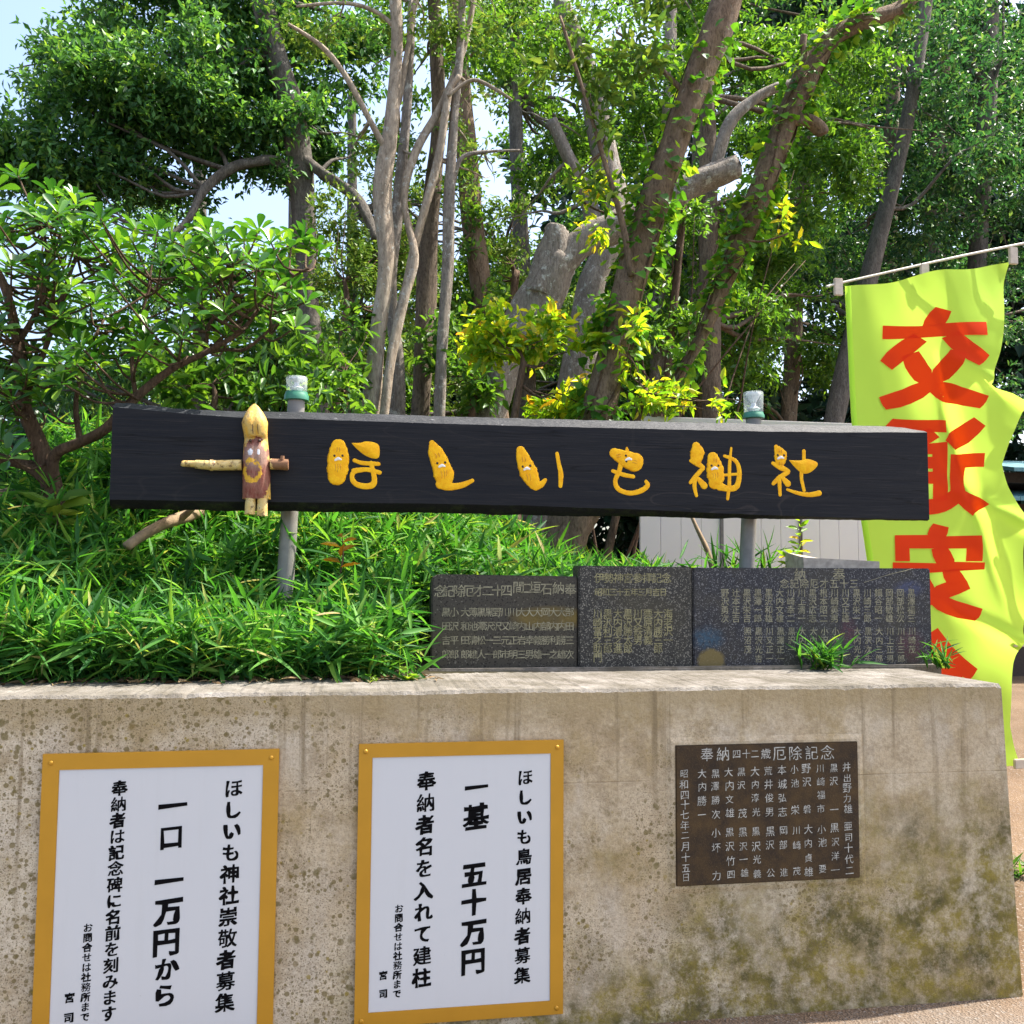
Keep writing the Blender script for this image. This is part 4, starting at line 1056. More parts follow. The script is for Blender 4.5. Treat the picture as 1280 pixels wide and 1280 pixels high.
def tuft(name, px, py, Y, n, h, spread, lab, cat, leaf='grass', ln=(.08, .16), wr=.085, z=None, seed=0, out=.8, K=3, grp=None):
    r = np.random.default_rng(seed); b = P(px, py, Y); z0 = b.z if z is None else z
    root = empty(name, (b.x, Y, z0), lab, cat, grp)
    base = np.array([b.x, Y, z0])+r.normal(size=(n, 3))*np.array([spread, spread*.4, 0])
    lean = norm(r.normal(size=(n, 3))*np.array([out, out*.6, .1])+np.array([0, -.2, 1.]))
    hh = h*r.uniform(.5, 1.1, n)
    t = r.uniform(.35, 1, (n, K)); pos = base[:, None]+lean[:, None]*(t*hh[:, None])[..., None]
    az = r.uniform(0, 6.28, (n, K)); el = r.normal(.3, .4, (n, K))
    d = norm(np.stack([np.cos(az)*np.cos(el), np.sin(az)*np.cos(el)-.2, np.sin(el)], -1)+lean[:, None]*.5)
    l_ = r.uniform(ln[0], ln[1], (n, K)).reshape(-1)
    leaves('leaf_blades', pos.reshape(-1, 3), d.reshape(-1, 3), np.array([0, -.3, 1.])+r.normal(size=(n*K, 3))*.4, l_, l_*wr*r.uniform(.9, 1.5, n*K), BLADE, L[leaf], root)
    leaves('stems', base, lean, np.tile([0, -1., .2], (n, 1)), hh, np.full(n, .004), LANCE, L['grass'], root)
    return root
tuft('grass_tuft', 1028, 838, 4.24, 26, .13, .045, 'small green grass tuft sprouting in front of the longest stone', 'grass tuft', z=ZT, seed=1)
tuft('grass_tuft', 1180, 836, 4.22, 12, .12, .03, 'sparse grass tuft beside the right end of the longest stone', 'grass tuft', z=ZT, seed=2, ln=(.06, .12), wr=.08)
tuft('wayside_weed', 1276, 1150, 5.0, 16, .10, .05, 'low green weed on the bare earth beyond the wall\'s right end', 'weed', leaf='mid', z=0, seed=3)
tuft('grass_tuft', 905, 705, 5.0, 14, .30, .10, 'tall thin grass blades between the dead stick and the right post', 'grass tuft', z=P(905, 740, 5.0).z, seed=4, ln=(.12, .24), wr=.06)
tuft('grass_tuft', 958, 705, 4.95, 9, .26, .05, 'few pale grass blades just right of the right post', 'grass tuft', z=P(958, 735, 4.95).z, seed=5, ln=(.10, .2), wr=.05)

def seedling(name, px0, py0, px1, py1, Y, n, ln, wr, leaf, lab, cat='seedling', tm=OVATE, seed=0, pairs=True, el0=.35):
    r = np.random.default_rng(seed); a = P(px0, py0, Y); b = P(px1, py1, Y)
    root = empty(name, a, lab, cat)
    m = MB(); mid = a.lerp(b, .5)+Vector((.01, 0, 0)); m.tube([a, mid, b], [.005, .004, .002], 6, sub=4); m.build('stem', B['bush'], root, smooth=True)
    t = np.linspace(.25, 1, n); A = np.array(a); D = np.array(b-a)
    pos = A+t[:, None]*D; az = np.arange(n)*2.4+r.uniform(-.3, .3, n); el = r.normal(el0, .2, n)
    d = np.stack([np.cos(az)*np.cos(el), np.sin(az)*np.cos(el)*.8-.15, np.sin(el)], -1)
    L_ = r.uniform(ln*.75, ln*1.2, n)
    leaves('leaf_blades', pos, d, np.array([0, -.4, 1.])+r.normal(size=(n, 3))*.3, L_, L_*wr, tm, L[leaf], root)
seedling('leafy_seedling', 424, 722, 428, 672, 4.5, 7, .095, .36, 'orange', 'seedling with orange and yellow leaves poking out of the bamboo grass', seed=3)
seedling('leafy_seedling', 999, 712, 1000, 648, 4.9, 14, .075, .36, 'yellow', 'slender upright yellow green sapling in front of the steel fence', seed=4)
seedling('leafy_seedling', 985, 716, 988, 690, 4.85, 9, .085, .5, 'yellow', 'low bright yellow green plant above the longest stone, below the upright sapling', seed=5)
seedling('leafy_seedling', 510, 860, 508, 838, 4.0, 9, .055, .8, 'ivy', 'round leaved creeper at the wall edge near the lowest stone', seed=6, cat='creeper')
seedling('leafy_seedling', 466, 862, 462, 846, 3.98, 8, .045, .8, 'ivy', 'round leaved creeper hanging at the wall edge below the bamboo grass', seed=8, cat='creeper')
seedling('leafy_seedling', 70, 660, 72, 628, 4.75, 9, .16, .55, 'light', 'broad leaved plant under the left bush trunk', seed=9, el0=.1)

# ------------------------------------------------------------------ glossy whorled bush at the left
def bush():
    Y0 = 5.0
    root = empty('glossy_bush', on_mound(72, 640, Y0), 'broad bush of glossy whorled leaves rising behind the left end of the black board', 'bush')
    m = MB(); k = PXW(100, 500, Y0)
    S = [([(84, 690), (70, 635), (62, 595), (45, 545), (28, 500), (22, 430), (8, 365), (-8, 330)], [30, 28, 24, 19, 17, 14, 11, 8], 0),
         ([(66, 612), (68, 570), (100, 553), (133, 535), (170, 497), (215, 461), (258, 440), (300, 415), (322, 388)], [18, 15, 13, 12, 11, 9.5, 8, 6, 4], -.15),
         ([(60, 600), (35, 582), (0, 573), (-40, 560)], [18, 15, 13, 11], .1),
         ([(258, 440), (285, 437), (308, 436), (345, 405)], [6, 5, 4.5, 3], -.15), ([(30, 500), (55, 440), (75, 380), (95, 320)], [9, 7, 6, 4], .1),
         ([(170, 497), (165, 450), (175, 400), (190, 350)], [6, 5, 4, 3], 0), ([(258, 440), (262, 405), (285, 370), (290, 320)], [5.5, 4.5, 4, 3], -.1),
         ([(22, 430), (50, 380), (60, 330), (50, 270)], [8, 6, 5, 3], 0), ([(100, 553), (95, 500), (110, 440), (130, 400)], [8, 6, 5, 3], .2), ([(260, 440), (300, 400), (345, 360), (385, 335)], [5, 4, 3.5, 2.5], -.2)]
    tips = []
    for i, (p, wd, dy) in enumerate(S):
        path = [P(x, y, Y0+dy*min(1, j/3)) for j, (x, y) in enumerate(p)]; m.tube(path, [w_*.5*k for w_ in wd], 10, .12, seed=i, sub=4)
    r = np.random.default_rng(5); R0 = random.Random(5)
    regions = [(40, 265, 70, 55, 28), (90, 330, 90, 70, 38), (30, 390, 60, 70, 24), (150, 310, 60, 40, 20), (250, 310, 45, 30, 14), (330, 320, 70, 38, 26), (290, 360, 80, 45, 32), (215, 390, 70, 45, 26), (110, 425, 85, 40, 26), (30, 480, 55, 50, 22), (80, 475, 60, 30, 10), (345, 385, 50, 35, 14), (20, 540, 40, 30, 8), (300, 425, 40, 18, 6), (-40, 380, 60, 150, 40)]
    allpts = [Vector(q) for q in m.v]
    pos = []; dr = []; nm = []; ln = []
    for cx, cy_, rx, ry, n in regions:
        for q in range(int(n*.64)):
            a = R0.uniform(0, 6.28); rr = math.sqrt(R0.random()); Y = Y0+R0.uniform(-.45, .55)
            tip = P(cx+rx*rr*math.cos(a), cy_+ry*rr*math.sin(a), Y)
            st = min((R0.choice(allpts) for _ in range(40)), key=lambda v: (v-tip).length+max(0, v.z-tip.z)*2)
            ax = ((tip-st).normalized()*.5+Vector((R0.uniform(-.5, .5), R0.uniform(-.7, .2), 1.0))).normalized()
            mid = st.lerp(tip, .55)-ax*.06
            m.tube([st, mid, tip], [.008, .006, .004], 5, sub=3)
            K = R0.randint(8, 12); e1 = ax.orthogonal().normalized(); e2 = ax.cross(e1); ph = R0.uniform(0, 6)
            for j in range(K):
                th = ph+j*2.4; inner = j/K
                op = rad(82-48*inner+R0.uniform(-10, 10))
                d = ax*math.cos(op)+(e1*math.cos(th)+e2*math.sin(th))*math.sin(op)
                pos.append(tip-ax*.03*(1-inner)); dr.append(d); nm.append(ax*1.0+d*-.2+Vector((R0.uniform(-.2, .2), R0.uniform(-.2, .2), .2))); ln.append(R0.uniform(.098, .152)*(1-.3*inner))
    m.build('trunk', B['bush'], root, smooth=True)
    ln = np.array(ln); leaves('crown', np.array([v[:] for v in pos]), np.array([v[:] for v in dr]), np.array([v[:] for v in nm]), ln, ln*r.uniform(.32, .42, len(ln)), OBOV, L['rosette'], root)
bush()

# ------------------------------------------------------------------ trees behind the mound
ST = lambda pts, wd, Y, dY=0: (pts, wd, Y, dY, 'ground')
make_tree('evergreen_tree', 'dark evergreen tree with an arched bough, filling the upper left behind the glossy bush', 'tree',
    [ST([(396, 510), (388, 420), (383, 330), (378, 235), (365, 140), (345, 70), (325, -20)], [30, 28, 27, 28, 30, 32, 30], 9.0),
     ([(382, 262), (350, 206), (318, 203), (285, 212), (255, 238), (235, 275), (205, 300)], [15, 14, 13, 12, 11, 9, 6], 9.0, -.5),
     ([(372, 190), (400, 215), (438, 240), (458, 268), (470, 300)], [14, 13, 13, 12, 10], 9.0, -.4)],
    [(q[0], q[1], q[2], q[3], q[4], int(q[5]*2.4)) for q in [(112, 85, 42, 55, 9.3, 70), (185, 15, 80, 60, 9.6, 110), (215, 100, 100, 70, 8.8, 130), (320, 90, 90, 80, 9.5, 120), (150, 150, 110, 55, 9.0, 120), (70, 205, 80, 38, 9.0, 70), (270, 165, 90, 40, 9.2, 90), (410, 160, 75, 50, 9.3, 80), (430, 60, 60, 60, 9.8, 60), (310, -10, 110, 50, 9.5, 80), (150, 225, 80, 25, 9.1, 50), (10, 210, 40, 26, 9.3, 34), (345, 230, 25, 12, 9.1, 8)]],
    'dark', 'grey', .088, .42, 24, .27, seed=1)
make_tree('multi_stem_tree', 'pale multi stemmed tree with slender cream trunks behind the middle of the board', 'tree',
    [ST([(464, 520), (472, 420), (483, 330), (478, 240), (487, 170), (496, 60), (494, -10), (485, -120)], [24, 21, 22, 22, 19, 16, 15, 12], 7.0),
     ST([(480, 520), (490, 440), (506, 370), (518, 320), (505, 250), (520, 190), (552, 130), (580, 60), (600, -40)], [13, 12, 12, 11, 9, 10, 9, 8, 6], 6.9, .3),
     ([(503, 380), (520, 300), (548, 200), (560, 120), (574, 95)], [11, 11, 10, 9, 7], 7.05),
     ([(484, 190), (462, 150), (432, 95), (402, 58), (360, 30)], [9, 8, 7.5, 6, 4], 7.0, -.3),
     ([(500, 40), (470, 15), (430, 4), (370, 8)], [7, 6, 5, 3], 7.0), ([(560, 120), (590, 100), (620, 112), (640, 125)], [5, 5, 4.5, 3], 7.0),
     ([(497, 130), (510, 60), (520, 0), (540, -80)], [9, 8, 7, 5], 7.1)],
    [(420, 40, 80, 45, 7.2, 34), (540, 40, 60, 45, 7.2, 30), (600, 110, 55, 55, 7.4, 24), (470, -30, 140, 40, 7.2, 50), (450, 190, 40, 40, 7.2, 10), (530, 170, 45, 50, 7.4, 16), (640, 30, 60, 55, 7.6, 30), (580, 200, 40, 50, 7.4, 10)],
    'light', 'pale', .062, .45, 14, .2, seed=2)
make_tree('slender_tree', 'lichen spotted slender trunk just behind the cream multi stemmed tree', 'tree',
    [ST([(497, 520), (496, 450), (489, 380), (490, 320), (500, 230), (510, 120), (515, 0)], [19, 18, 17, 15, 14, 12, 10], 7.3)], [(505, -30, 70, 50, 7.5, 30)], 'mid', 'lichen', .07, .45, 14, .2, 'slender trunks behind the board', seed=3)
make_tree('slender_tree', 'rough dark slender trunk between the two lichen spotted trunks, behind the board', 'tree',
    [ST([(526, 520), (530, 430), (534, 330), (540, 240), (548, 150), (545, 40), (540, -40)], [25, 24, 24, 22, 19, 16, 14], 7.6)], [(545, 90, 60, 50, 7.9, 28), (560, 0, 70, 50, 7.9, 34)], 'mid', 'rough', .07, .45, 14, .2, 'slender trunks behind the board', seed=4)
make_tree('slender_tree', 'pale lichen slender trunk with a side twig, rightmost of the slender trunks behind the board', 'tree',
    [ST([(549, 520), (553, 420), (560, 330), (562, 230), (568, 140), (575, 70), (578, -20)], [15, 14.5, 14, 13, 12, 10, 8], 7.1), ([(563, 250), (575, 200), (605, 190), (650, 188)], [7, 6, 5, 3], 7.1)], [(590, 10, 60, 45, 7.2, 28), (600, 210, 30, 25, 7.2, 6)], 'light', 'lichen', .065, .45, 14, .2, 'slender trunks behind the board', seed=5)
make_tree('ivy_clad_tree', 'dark ivy wrapped trunk between the slender trunks and the lichen spotted broken tree', 'tree',
    [ST([(612, 460), (603, 380), (592, 280), (582, 180), (575, 80), (565, -30)], [30, 28, 26, 24, 22, 18], 9.5)], [(585, 330, 22, 50, 9.3, 26), (600, 400, 28, 40, 9.3, 26), (575, 230, 18, 40, 9.3, 14), (620, 40, 80, 60, 9.6, 60), (560, -20, 80, 40, 9.6, 40)], 'mid', 'brown', .08, .5, 14, .2, seed=6)
make_tree('broken_tree', 'thick leaning grey tree blotched with lichen, its bough sawn off short', 'tree',
    [ST([(610, 520), (632, 455), (655, 410), (680, 362), (700, 325)], [44, 46, 52, 56, 50], 7.6),
     ([(690, 340), (725, 306), (765, 285), (810, 262), (850, 238), (885, 222), (922, 209)], [46, 40, 37, 37, 36, 32, 26], 7.6, -.25),
     ([(676, 372), (686, 335), (693, 302), (696, 286)], [44, 40, 36, 32], 7.55),
     ([(893, 218), (900, 185), (915, 150), (940, 126), (968, 110), (992, 104)], [15, 15, 15, 14, 12, 9], 7.4)], [], 'mid', 'lichen', seed=7)
make_tree('grey_tree', 'smooth grey trunk standing behind the sawn off leaning tree', 'tree',
    [ST([(728, 430), (742, 350), (770, 280), (758, 200), (735, 100), (700, 0)], [40, 36, 34, 30, 28, 22], 9.0), ([(752, 330), (735, 250), (712, 200), (690, 150)], [22, 20, 18, 14], 9.0)],
    [(720, 60, 80, 70, 9.2, 80), (690, 150, 60, 60, 9.2, 50), (780, 120, 60, 60, 9.2, 50), (650, 260, 50, 50, 9.4, 30)], 'mid', 'lichen', .085, .45, 14, .22, seed=8)
td = make_tree('leaning_tree', 'thick brown trunk leaning right, wrapped in ivy, behind the middle of the board', 'tree',
    [ST([(744, 525), (768, 430), (790, 350), (814, 260), (840, 190), (868, 110), (898, 30), (925, -60), (940, -200)], [43, 41, 38, 36, 37, 36, 36, 34, 28], 6.2),
     ([(790, 345), (778, 280), (752, 190), (728, 110), (700, 20)], [9, 7.5, 6, 5, 3], 6.1, -.1), ([(868, 130), (840, 100), (800, 60), (770, 40)], [9, 7, 5, 3], 6.2)],
    [(710, 60, 45, 50, 6.1, 18), (745, 140, 38, 45, 6.1, 15), (780, 60, 50, 50, 6.2, 18), (730, 225, 35, 28, 6.1, 8), (815, 40, 40, 40, 6.3, 12), (900, -190, 160, 60, 6.2, 30)],  # last blob: unseen crown above the view, added to cast dapples
    'light', 'brown', .10, .36, 10, .2, seed=9, tmpl=OVATE)
te = make_tree('leaning_tree', 'thinner trunk leaning far right with a broken stub, thick with ivy, behind the right post', 'tree',
    [ST([(828, 505), (852, 465), (880, 412), (906, 350), (928, 295), (955, 225), (980, 160), (1005, 100)], [10, 11, 17, 24, 27, 29, 31, 31], 6.6),
     ([(1000, 112), (1018, 78), (1040, 48), (1075, 28), (1125, 10), (1160, -20)], [30, 26, 24, 20, 16, 12], 6.6), ([(985, 150), (1008, 150), (1024, 160), (1028, 168)], [18, 17, 17, 13], 6.55), ([(1008, 80), (1004, 58), (1005, 44)], [12, 9, 8], 6.6)],
    [(1110, 15, 30, 16, 6.6, 6), (1190, -120, 100, 50, 6.8, 14)], 'light', 'brown', .09, .5, 12, .18, seed=10)  # second blob: out of view crown, put in for dappled shade below

def sawn(px, py, Y, dirpx, rpx, tree):
    k = NM('sawn_wood'); c0 = P(px, py, Y)
    mp = k.n('ShaderNodeVectorMath', operation='DISTANCE'); k.l(k.coord(), mp.inputs[0]); mp.inputs[1].default_value = c0
    rg = k.math('FRACT', k.math('ADD', k.math('MULTIPLY', mp.outputs['Value'], 90), k.math('MULTIPLY', k.noise(20, 3), 2)))
    mat = k.done(k.mix(k.ramp(rg, [(.2, 0.), (.8, 1.)]), (.20, .15, .10), (.34, .28, .20)), .9, .1)
    d = (P(px+dirpx[0], py+dirpx[1], Y-.02)-c0).normalized(); e1 = d.orthogonal().normalized(); e2 = d.cross(e1); r_ = rpx*PXW(px, py, Y)
    rr = random.Random(px); m = MB(); n = 22
    v = [c0+d*.004]+[c0+d*.003+(e1*math.cos(6.2832*i/n)+e2*math.sin(6.2832*i/n))*r_*rr.uniform(.88, .97) for i in range(n)]
    m.add(v, [(0, 1+i, 1+(i+1) % n) for i in range(n)])
    o = m.build('cut_face', mat, tree); return o
tb = [o for o in COL.objects if o.name.startswith('broken_tree')][0]
sawn(922, 209, 7.35, (30, -9), 13, tb); sawn(696, 286, 7.55, (4, -22), 16, tb)
def ivy(lab, path, Y, wd, n, seed, extra=()):
    r = random.Random(seed); P_ = [P(x, y, Y) for x, y in path]; ra = [w_*.5*PXW(x, y, Y) for (x, y), w_ in zip(path, wd)]
    pts, ra = smooth_path(P_, ra, 6)
    root = empty('ivy', pts[0], lab, 'ivy', 'ivy on the leaning trunks')
    m = MB(); pos = []; dr = []; nm = []; ln = []
    for s in range(4):
        ph = r.uniform(0, 6.28); line = []
        for i, p in enumerate(pts):
            T = (pts[min(i+1, len(pts)-1)]-pts[max(0, i-1)]).normalized(); N = T.cross(Vector((0, 1, 0))).normalized(); Bn = T.cross(N)
            a = ph+.5*math.sin(i*.35+s*2)+i*.05*(s-1.5)
            line.append(p+(N*math.cos(a)+Bn*math.sin(a))*(ra[i]*1.06))
        m.tube(line, .0055, 5)
    cl = [r.random() for _ in range(max(4, n//22))]
    for q in range(n):
        t = min(.999, max(0, r.choice(cl)+r.gauss(0, .035))); i = int(t*(len(pts)-1)); p = pts[i]
        T = (pts[min(i+1, len(pts)-1)]-pts[max(0, i-1)]).normalized(); N = T.cross(Vector((0, 1, 0))).normalized(); Bn = T.cross(N)
        a = r.uniform(0, 6.28); o = (N*math.cos(a)+Bn*math.sin(a))
        pos.append(p+T*r.uniform(-.05, .05)+o*(ra[i]*r.uniform(1.05, 1.3)+abs(r.gauss(0, .035))))
        dr.append(o*.5+Vector((r.uniform(-.5, .5), r.uniform(-.5, .1), r.uniform(-.9, .3)))); nm.append(o*.8+Vector((r.uniform(-.4, .4), r.uniform(-.4, .4), .6))); ln.append(r.uniform(.035, .085))
    m.build('stems', B['bush'], root, smooth=True)
    ln = np.array(ln); leaves('leaf_blades', np.array([v[:] for v in pos]), np.array([v[:] for v in dr]), np.array([v[:] for v in nm]), ln, ln*.95, IVYT, L['ivy'], root)
ivy('ivy climbing the thick brown leaning trunk', [(744, 525), (768, 430), (790, 350), (814, 260), (840, 190), (868, 110), (898, 30)], 6.2, [43, 41, 38, 36, 37, 36, 36], 800, 1)
ivy('dense ivy climbing the thinner far leaning trunk', [(828, 505), (852, 465), (880, 412), (906, 350), (928, 295), (955, 225), (980, 160), (1005, 100), (1040, 48), (1085, 24)], 6.6, [10, 12, 18, 24, 27, 29, 31, 31, 24, 20], 1150, 2)

# shrubs between the trunks
def sprig(lab, path, wd, blobs, leaf, lsize, lw, per, spread, seed):
    return make_tree('sprig', lab, 'sprig', [(path, wd, blobs[0][4])], blobs, leaf, 'bush', lsize, lw, per, spread, None, OVATE, seed)
def shrub(lab, blobs, leaf, lsize, lw, per, spread, seed, tm=OVATE, grp=None, bark='bush', name='shrub'):
    b0 = blobs[0]; return make_tree(name, lab, 'shrub', [ST([(b0[0], b0[1]+b0[3]), (b0[0]+4, b0[1]+b0[3]*.4), (b0[0], b0[1])], [9, 7, 4], b0[4])], blobs, leaf, bark, lsize, lw, per, spread, grp, tm, seed)
shrub('yellow leaved shrub in front of the thick grey leaning tree', [(650, 440, 55, 40, 6.3, 46), (700, 425, 40, 36, 6.3, 30), (610, 420, 30, 25, 6.3, 16), (680, 490, 70, 35, 6.4, 40)], 'yellow', .095, .42, 11, .16, 31)
shrub('yellow green shoots at the foot of the two leaning trunks', [(800, 480, 40, 30, 6.0, 18), (880, 505, 35, 18, 6.0, 14), (780, 430, 20, 25, 6.0, 8)], 'yellow', .09, .36, 9, .15, 32)
sprig('leafy sprig with yellow tips hanging before the lichen bough', [(792, 262), (770, 268), (745, 262), (725, 250)], [4, 3.5, 3, 2], [(735, 255, 30, 26, 6.5, 12), (760, 285, 20, 15, 6.5, 6)], 'yellow', .085, .36, 10, .16, 33)
sprig('orange tipped sprig on the far leaning ivy trunk', [(932, 300), (950, 302), (968, 298), (985, 292)], [4, 3, 2.5, 2], [(978, 295, 28, 16, 6.4, 7)], 'yellow', .10, .34, 8, .13, 34)
shrub('fresh green shrub behind the left half of the board, near the left lamp', [(265, 480, 55, 38, 6.6, 38), (320, 470, 50, 40, 6.8, 30), (215, 490, 40, 30, 6.4, 20)], 'mid', .12, .3, 10, .2, 35)
shrub('leafy green shrub directly right of the left lamp, before the pale trunks', [(430, 470, 45, 40, 6.6, 30), (400, 490, 40, 30, 6.5, 20), (440, 420, 30, 30, 6.9, 14)], 'mid', .10, .34, 10, .2, 36)
shrub('dark shrub below the ivy wrapped trunk, behind the yellow shrub', [(590, 470, 50, 45, 7.4, 40), (570, 420, 30, 30, 7.4, 16), (515, 480, 30, 30, 7.8, 16)], 'mid', .09, .45, 12, .2, 37)

shrub('airy sunlit yellow green thicket between the evergreen trunk and the cream trunks', [(430, 350, 35, 60, 8.2, 60), (415, 280, 30, 45, 8.4, 30), (450, 430, 40, 40, 8.0, 44), (520, 400, 40, 60, 8.6, 60), (510, 300, 30, 50, 8.8, 36)], 'light', .062, .42, 14, .16, 38, LEAF4)
shrub('airy sunlit thicket between the ivy wrapped trunk and the slender trunks', [(640, 330, 35, 50, 9.9, 60), (655, 250, 30, 40, 10.2, 40), (625, 400, 40, 40, 9.9, 50), (585, 250, 25, 45, 10.4, 24)], 'light', .07, .42, 14, .18, 39, LEAF4)
shrub('sunlit leafy thicket behind the two leaning trunks', [(850, 260, 35, 45, 8.6, 40), (840, 340, 35, 45, 8.6, 50), (870, 420, 35, 40, 8.4, 44), (790, 400, 30, 30, 8.2, 24), (930, 400, 35, 40, 8.8, 36)], 'mid', .075, .42, 14, .18, 40, LEAF4)
# trees that close the view
def wood(lab, px, Y, top, stem_w, blobs, leaf, seed, bark='grey', lean=0, ls=.10, per=18, lw=.42, spread=.3, grp='trees of the wood behind'):
    b = P(px, 560, Y)
    st = ST([(px, 540), (px+lean*.25, 400), (px+lean*.55, 260), (px+lean*.8, 120), (px+lean, top)], [stem_w*.8, stem_w*.74, stem_w*.68, stem_w*.6, stem_w*.45], Y)
    return make_tree('woodland_tree', lab, 'tree', [st], [(a, b_, rx, ry, Y+dy, int(n*1.7)) for a, b_, rx, ry, dy, n in blobs], leaf, bark, ls, lw, per, spread, grp, LEAF4, seed)
wood('bright green sunlit tree far behind the cream trunks', 440, 13, 150, 18, [(440, 330, 60, 60, 0, 70), (500, 380, 70, 60, .5, 80), (420, 420, 70, 50, 0, 70), (560, 350, 50, 60, 1, 60), (360, 420, 60, 50, 1, 50), (640, 350, 50, 60, 1, 50), (540, 270, 50, 40, 1, 30), (620, 270, 40, 60, 1, 30), (480, 270, 40, 60, 0, 26), (660, 400, 60, 60, 1, 50)], 'light', 41)
wood('dark shaded tree behind the left bush and the arched bough', 250, 12, 250, 22, [(250, 340, 70, 50, 0, 60), (180, 300, 70, 45, 0, 60), (330, 380, 60, 60, 0, 70), (120, 380, 90, 70, 0, 60), (240, 430, 100, 60, 0, 90), (340, 450, 80, 50, -.5, 60), (90, 460, 90, 60, 0, 50)], 'dark', 42)
wood('tall tree behind the ivy wrapped trunk and the sky gap', 660, 12, -40, 30, [(650, 60, 80, 70, 0, 80), (720, 40, 70, 70, 0, 70), (690, 180, 60, 60, 1, 50), (620, 330, 50, 60, 1, 50), (700, 400, 80, 70, 0, 80), (600, 440, 70, 50, 0, 70), (580, 60, 70, 60, 1, 60), (790, 170, 60, 70, 0, 60)], 'mid', 43, lean=-20)
wood('leafy tree behind the top of the thick leaning trunk', 820, 11, -40, 26, [(830, 150, 60, 80, 0, 70), (850, 330, 60, 70, 0, 70), (820, 430, 60, 50, 0, 60), (930, 120, 60, 60, .5, 60), (900, 20, 70, 60, .5, 70), (780, 330, 50, 60, .5, 50), (960, 60, 60, 50, .5, 50)], 'mid', 44, lean=20, bark='lichen')
wood('dark tree with a stout leaning grey trunk behind the far ivy trunk', 890, 10, 60, 32, [(960, 290, 60, 60, 0, 60), (1000, 240, 70, 50, .5, 60), (900, 420, 70, 50, .5, 60), (980, 400, 60, 60, 1, 50), (1060, 170, 70, 50, 0, 70), (1040, 100, 70, 40, .3, 60)], 'mid', 45, lean=-8, bark='rough')
wood('tall leaning grey trunked tree left of the banner top', 1040, 11, -60, 30, [(1130, 90, 90, 60, 0, 80), (1180, 180, 90, 50, 0, 80), (1090, 40, 80, 50, 1, 60), (1120, 270, 70, 50, .5, 50), (1020, 350, 70, 50, 1, 50)], 'blue', 46, lean=125)
wood('dark feathery tree in the upper right corner', 1210, 12, -80, 34, [(1230, 60, 90, 70, 0, 100), (1250, 190, 80, 60, 0, 90), (1180, 260, 80, 50, 0, 70), (1270, 300, 60, 60, 0, 60), (1200, -20, 120, 60, 0, 90), (1150, 330, 60, 40, 0, 40)], 'blue', 47, lean=30)
wood('slim dark trunked tree in the deep shade behind the fence', 985, 12.5, 100, 26, [(990, 460, 60, 40, 0, 50), (1050, 440, 60, 50, 0, 50), (1010, 180, 80, 60, 1, 70), (940, 480, 50, 35, 0, 40)], 'mid', 48, lean=30, bark='rough')
wood('dark tree behind the banner and the fence', 1100, 14, -40, 30, [(1100, 420, 80, 60, 0, 80), (1180, 400, 80, 70, 0, 80), (1060, 340, 70, 60, 0, 60), (1130, 200, 90, 70, 0, 80), (1250, 420, 70, 70, 0, 70), (1250, 520, 60, 30, 0, 30), (1150, 500, 80, 40, 0, 50)], 'blue', 49, lean=20, bark='rough')
wood('broad dark tree filling the gap behind the two leaning trunks', 870, 15, -60, 34, [(860, 480, 80, 60, 0, 80), (930, 380, 80, 70, 0, 80), (760, 460, 70, 60, 0, 70), (1000, 300, 90, 70, 0, 80), (820, 260, 80, 70, 0, 70), (960, 180, 90, 70, 0, 80), (740, 340, 60, 60, 0, 60), (880, 80, 90, 70, 0, 70)], 'dark', 50, lean=10, bark='rough', ls=.12)
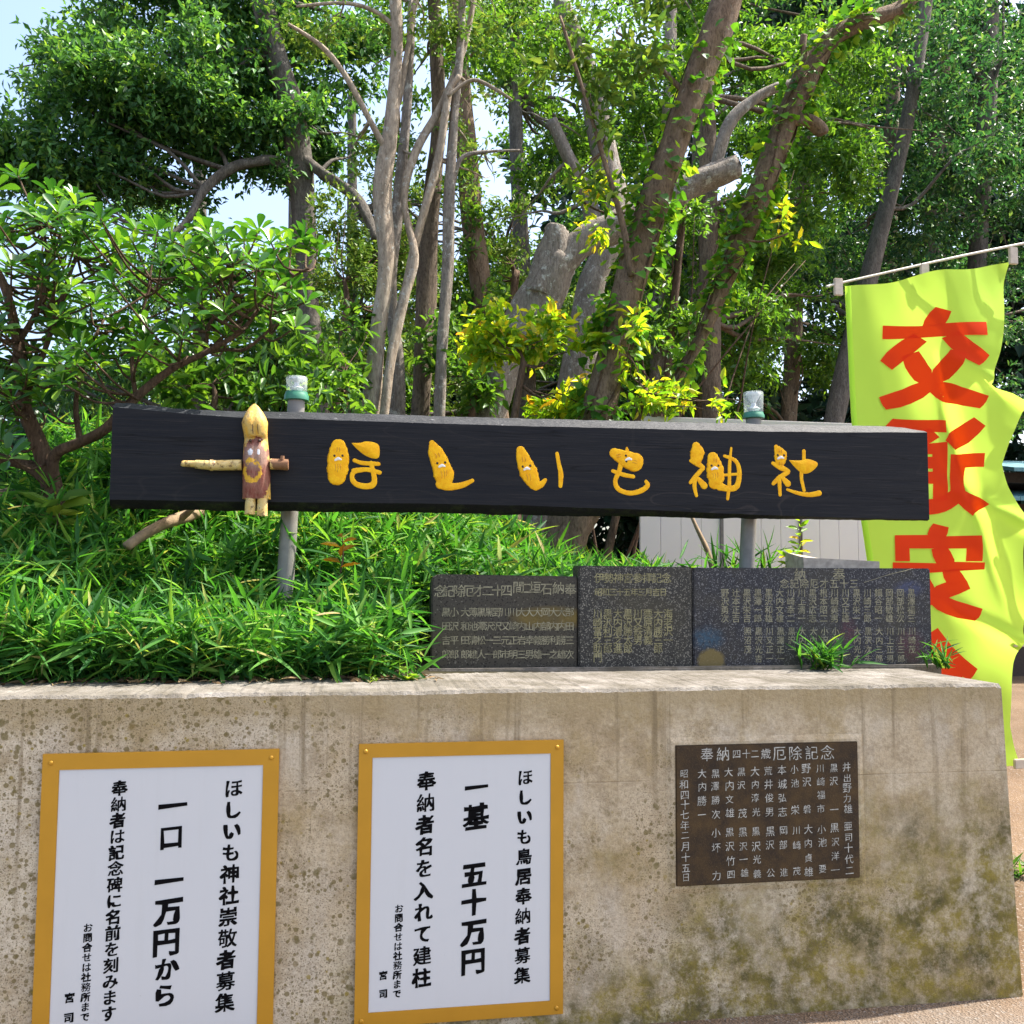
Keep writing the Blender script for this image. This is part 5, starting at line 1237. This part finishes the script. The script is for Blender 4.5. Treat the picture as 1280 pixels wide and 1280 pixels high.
wood('far tree rising in the top right behind the feathery crowns', 1160, 17, -120, 36, [(1100, 120, 100, 80, 0, 90), (1200, 120, 100, 80, 0, 90), (1020, 20, 100, 70, 0, 90), (1180, 0, 120, 70, 0, 90), (1280, 150, 80, 100, 0, 80), (1240, 320, 90, 80, 0, 80), (1050, 260, 80, 70, 0, 70), (1120, 330, 90, 60, 0, 60)], 'blue', 51, lean=20, bark='rough', ls=.13)
wood('far green tree behind the cream trunks and the left lamp', 370, 16, 200, 26, [(380, 470, 90, 50, 0, 90), (280, 490, 80, 40, 0, 70), (480, 470, 80, 50, 0, 80), (580, 480, 80, 50, 0, 80), (440, 390, 70, 50, 0, 50), (200, 500, 80, 40, 0, 50), (680, 480, 70, 50, 0, 60)], 'light', 52, ls=.12)

# the far-off wood: one mass of leaves that closes the view between the trunks
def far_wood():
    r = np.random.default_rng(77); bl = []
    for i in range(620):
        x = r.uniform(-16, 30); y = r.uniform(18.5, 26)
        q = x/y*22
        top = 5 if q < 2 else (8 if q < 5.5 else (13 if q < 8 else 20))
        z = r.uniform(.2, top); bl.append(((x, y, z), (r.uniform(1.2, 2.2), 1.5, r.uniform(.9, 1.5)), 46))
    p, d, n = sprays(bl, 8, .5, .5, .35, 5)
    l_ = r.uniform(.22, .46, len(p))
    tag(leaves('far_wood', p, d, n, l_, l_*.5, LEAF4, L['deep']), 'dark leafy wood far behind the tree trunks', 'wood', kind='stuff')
far_wood()

def litter():
    r = np.random.default_rng(8); n = 420
    x = r.uniform(XL, P(548, 850, 4.1).x, n); y = 3.93+.22*r.random(n)**.7
    pos = np.stack([x, y, np.full(n, ZT+.004)+r.random(n)*.012], -1); az = r.uniform(0, 6.28, n)
    d = np.stack([np.cos(az), np.sin(az), r.normal(0, .12, n)], -1); ln = r.uniform(.02, .085, n)
    L['dry'] = leaf_mat('dry_leaf', [(0, (.07, .045, .025)), (.6, (.20, .135, .07)), (1, (.36, .26, .14))], .15, (1.1, 1., .8), .8, .1)
    tag(leaves('leaf_litter', pos, d, np.array([0, 0, 1.])+r.normal(size=(n, 3))*.35, ln, ln*r.uniform(.12, .4, n), BLADE, L['dry']), 'dry brown leaf litter along the back of the wall ledge', 'leaf litter', kind='stuff')
litter()
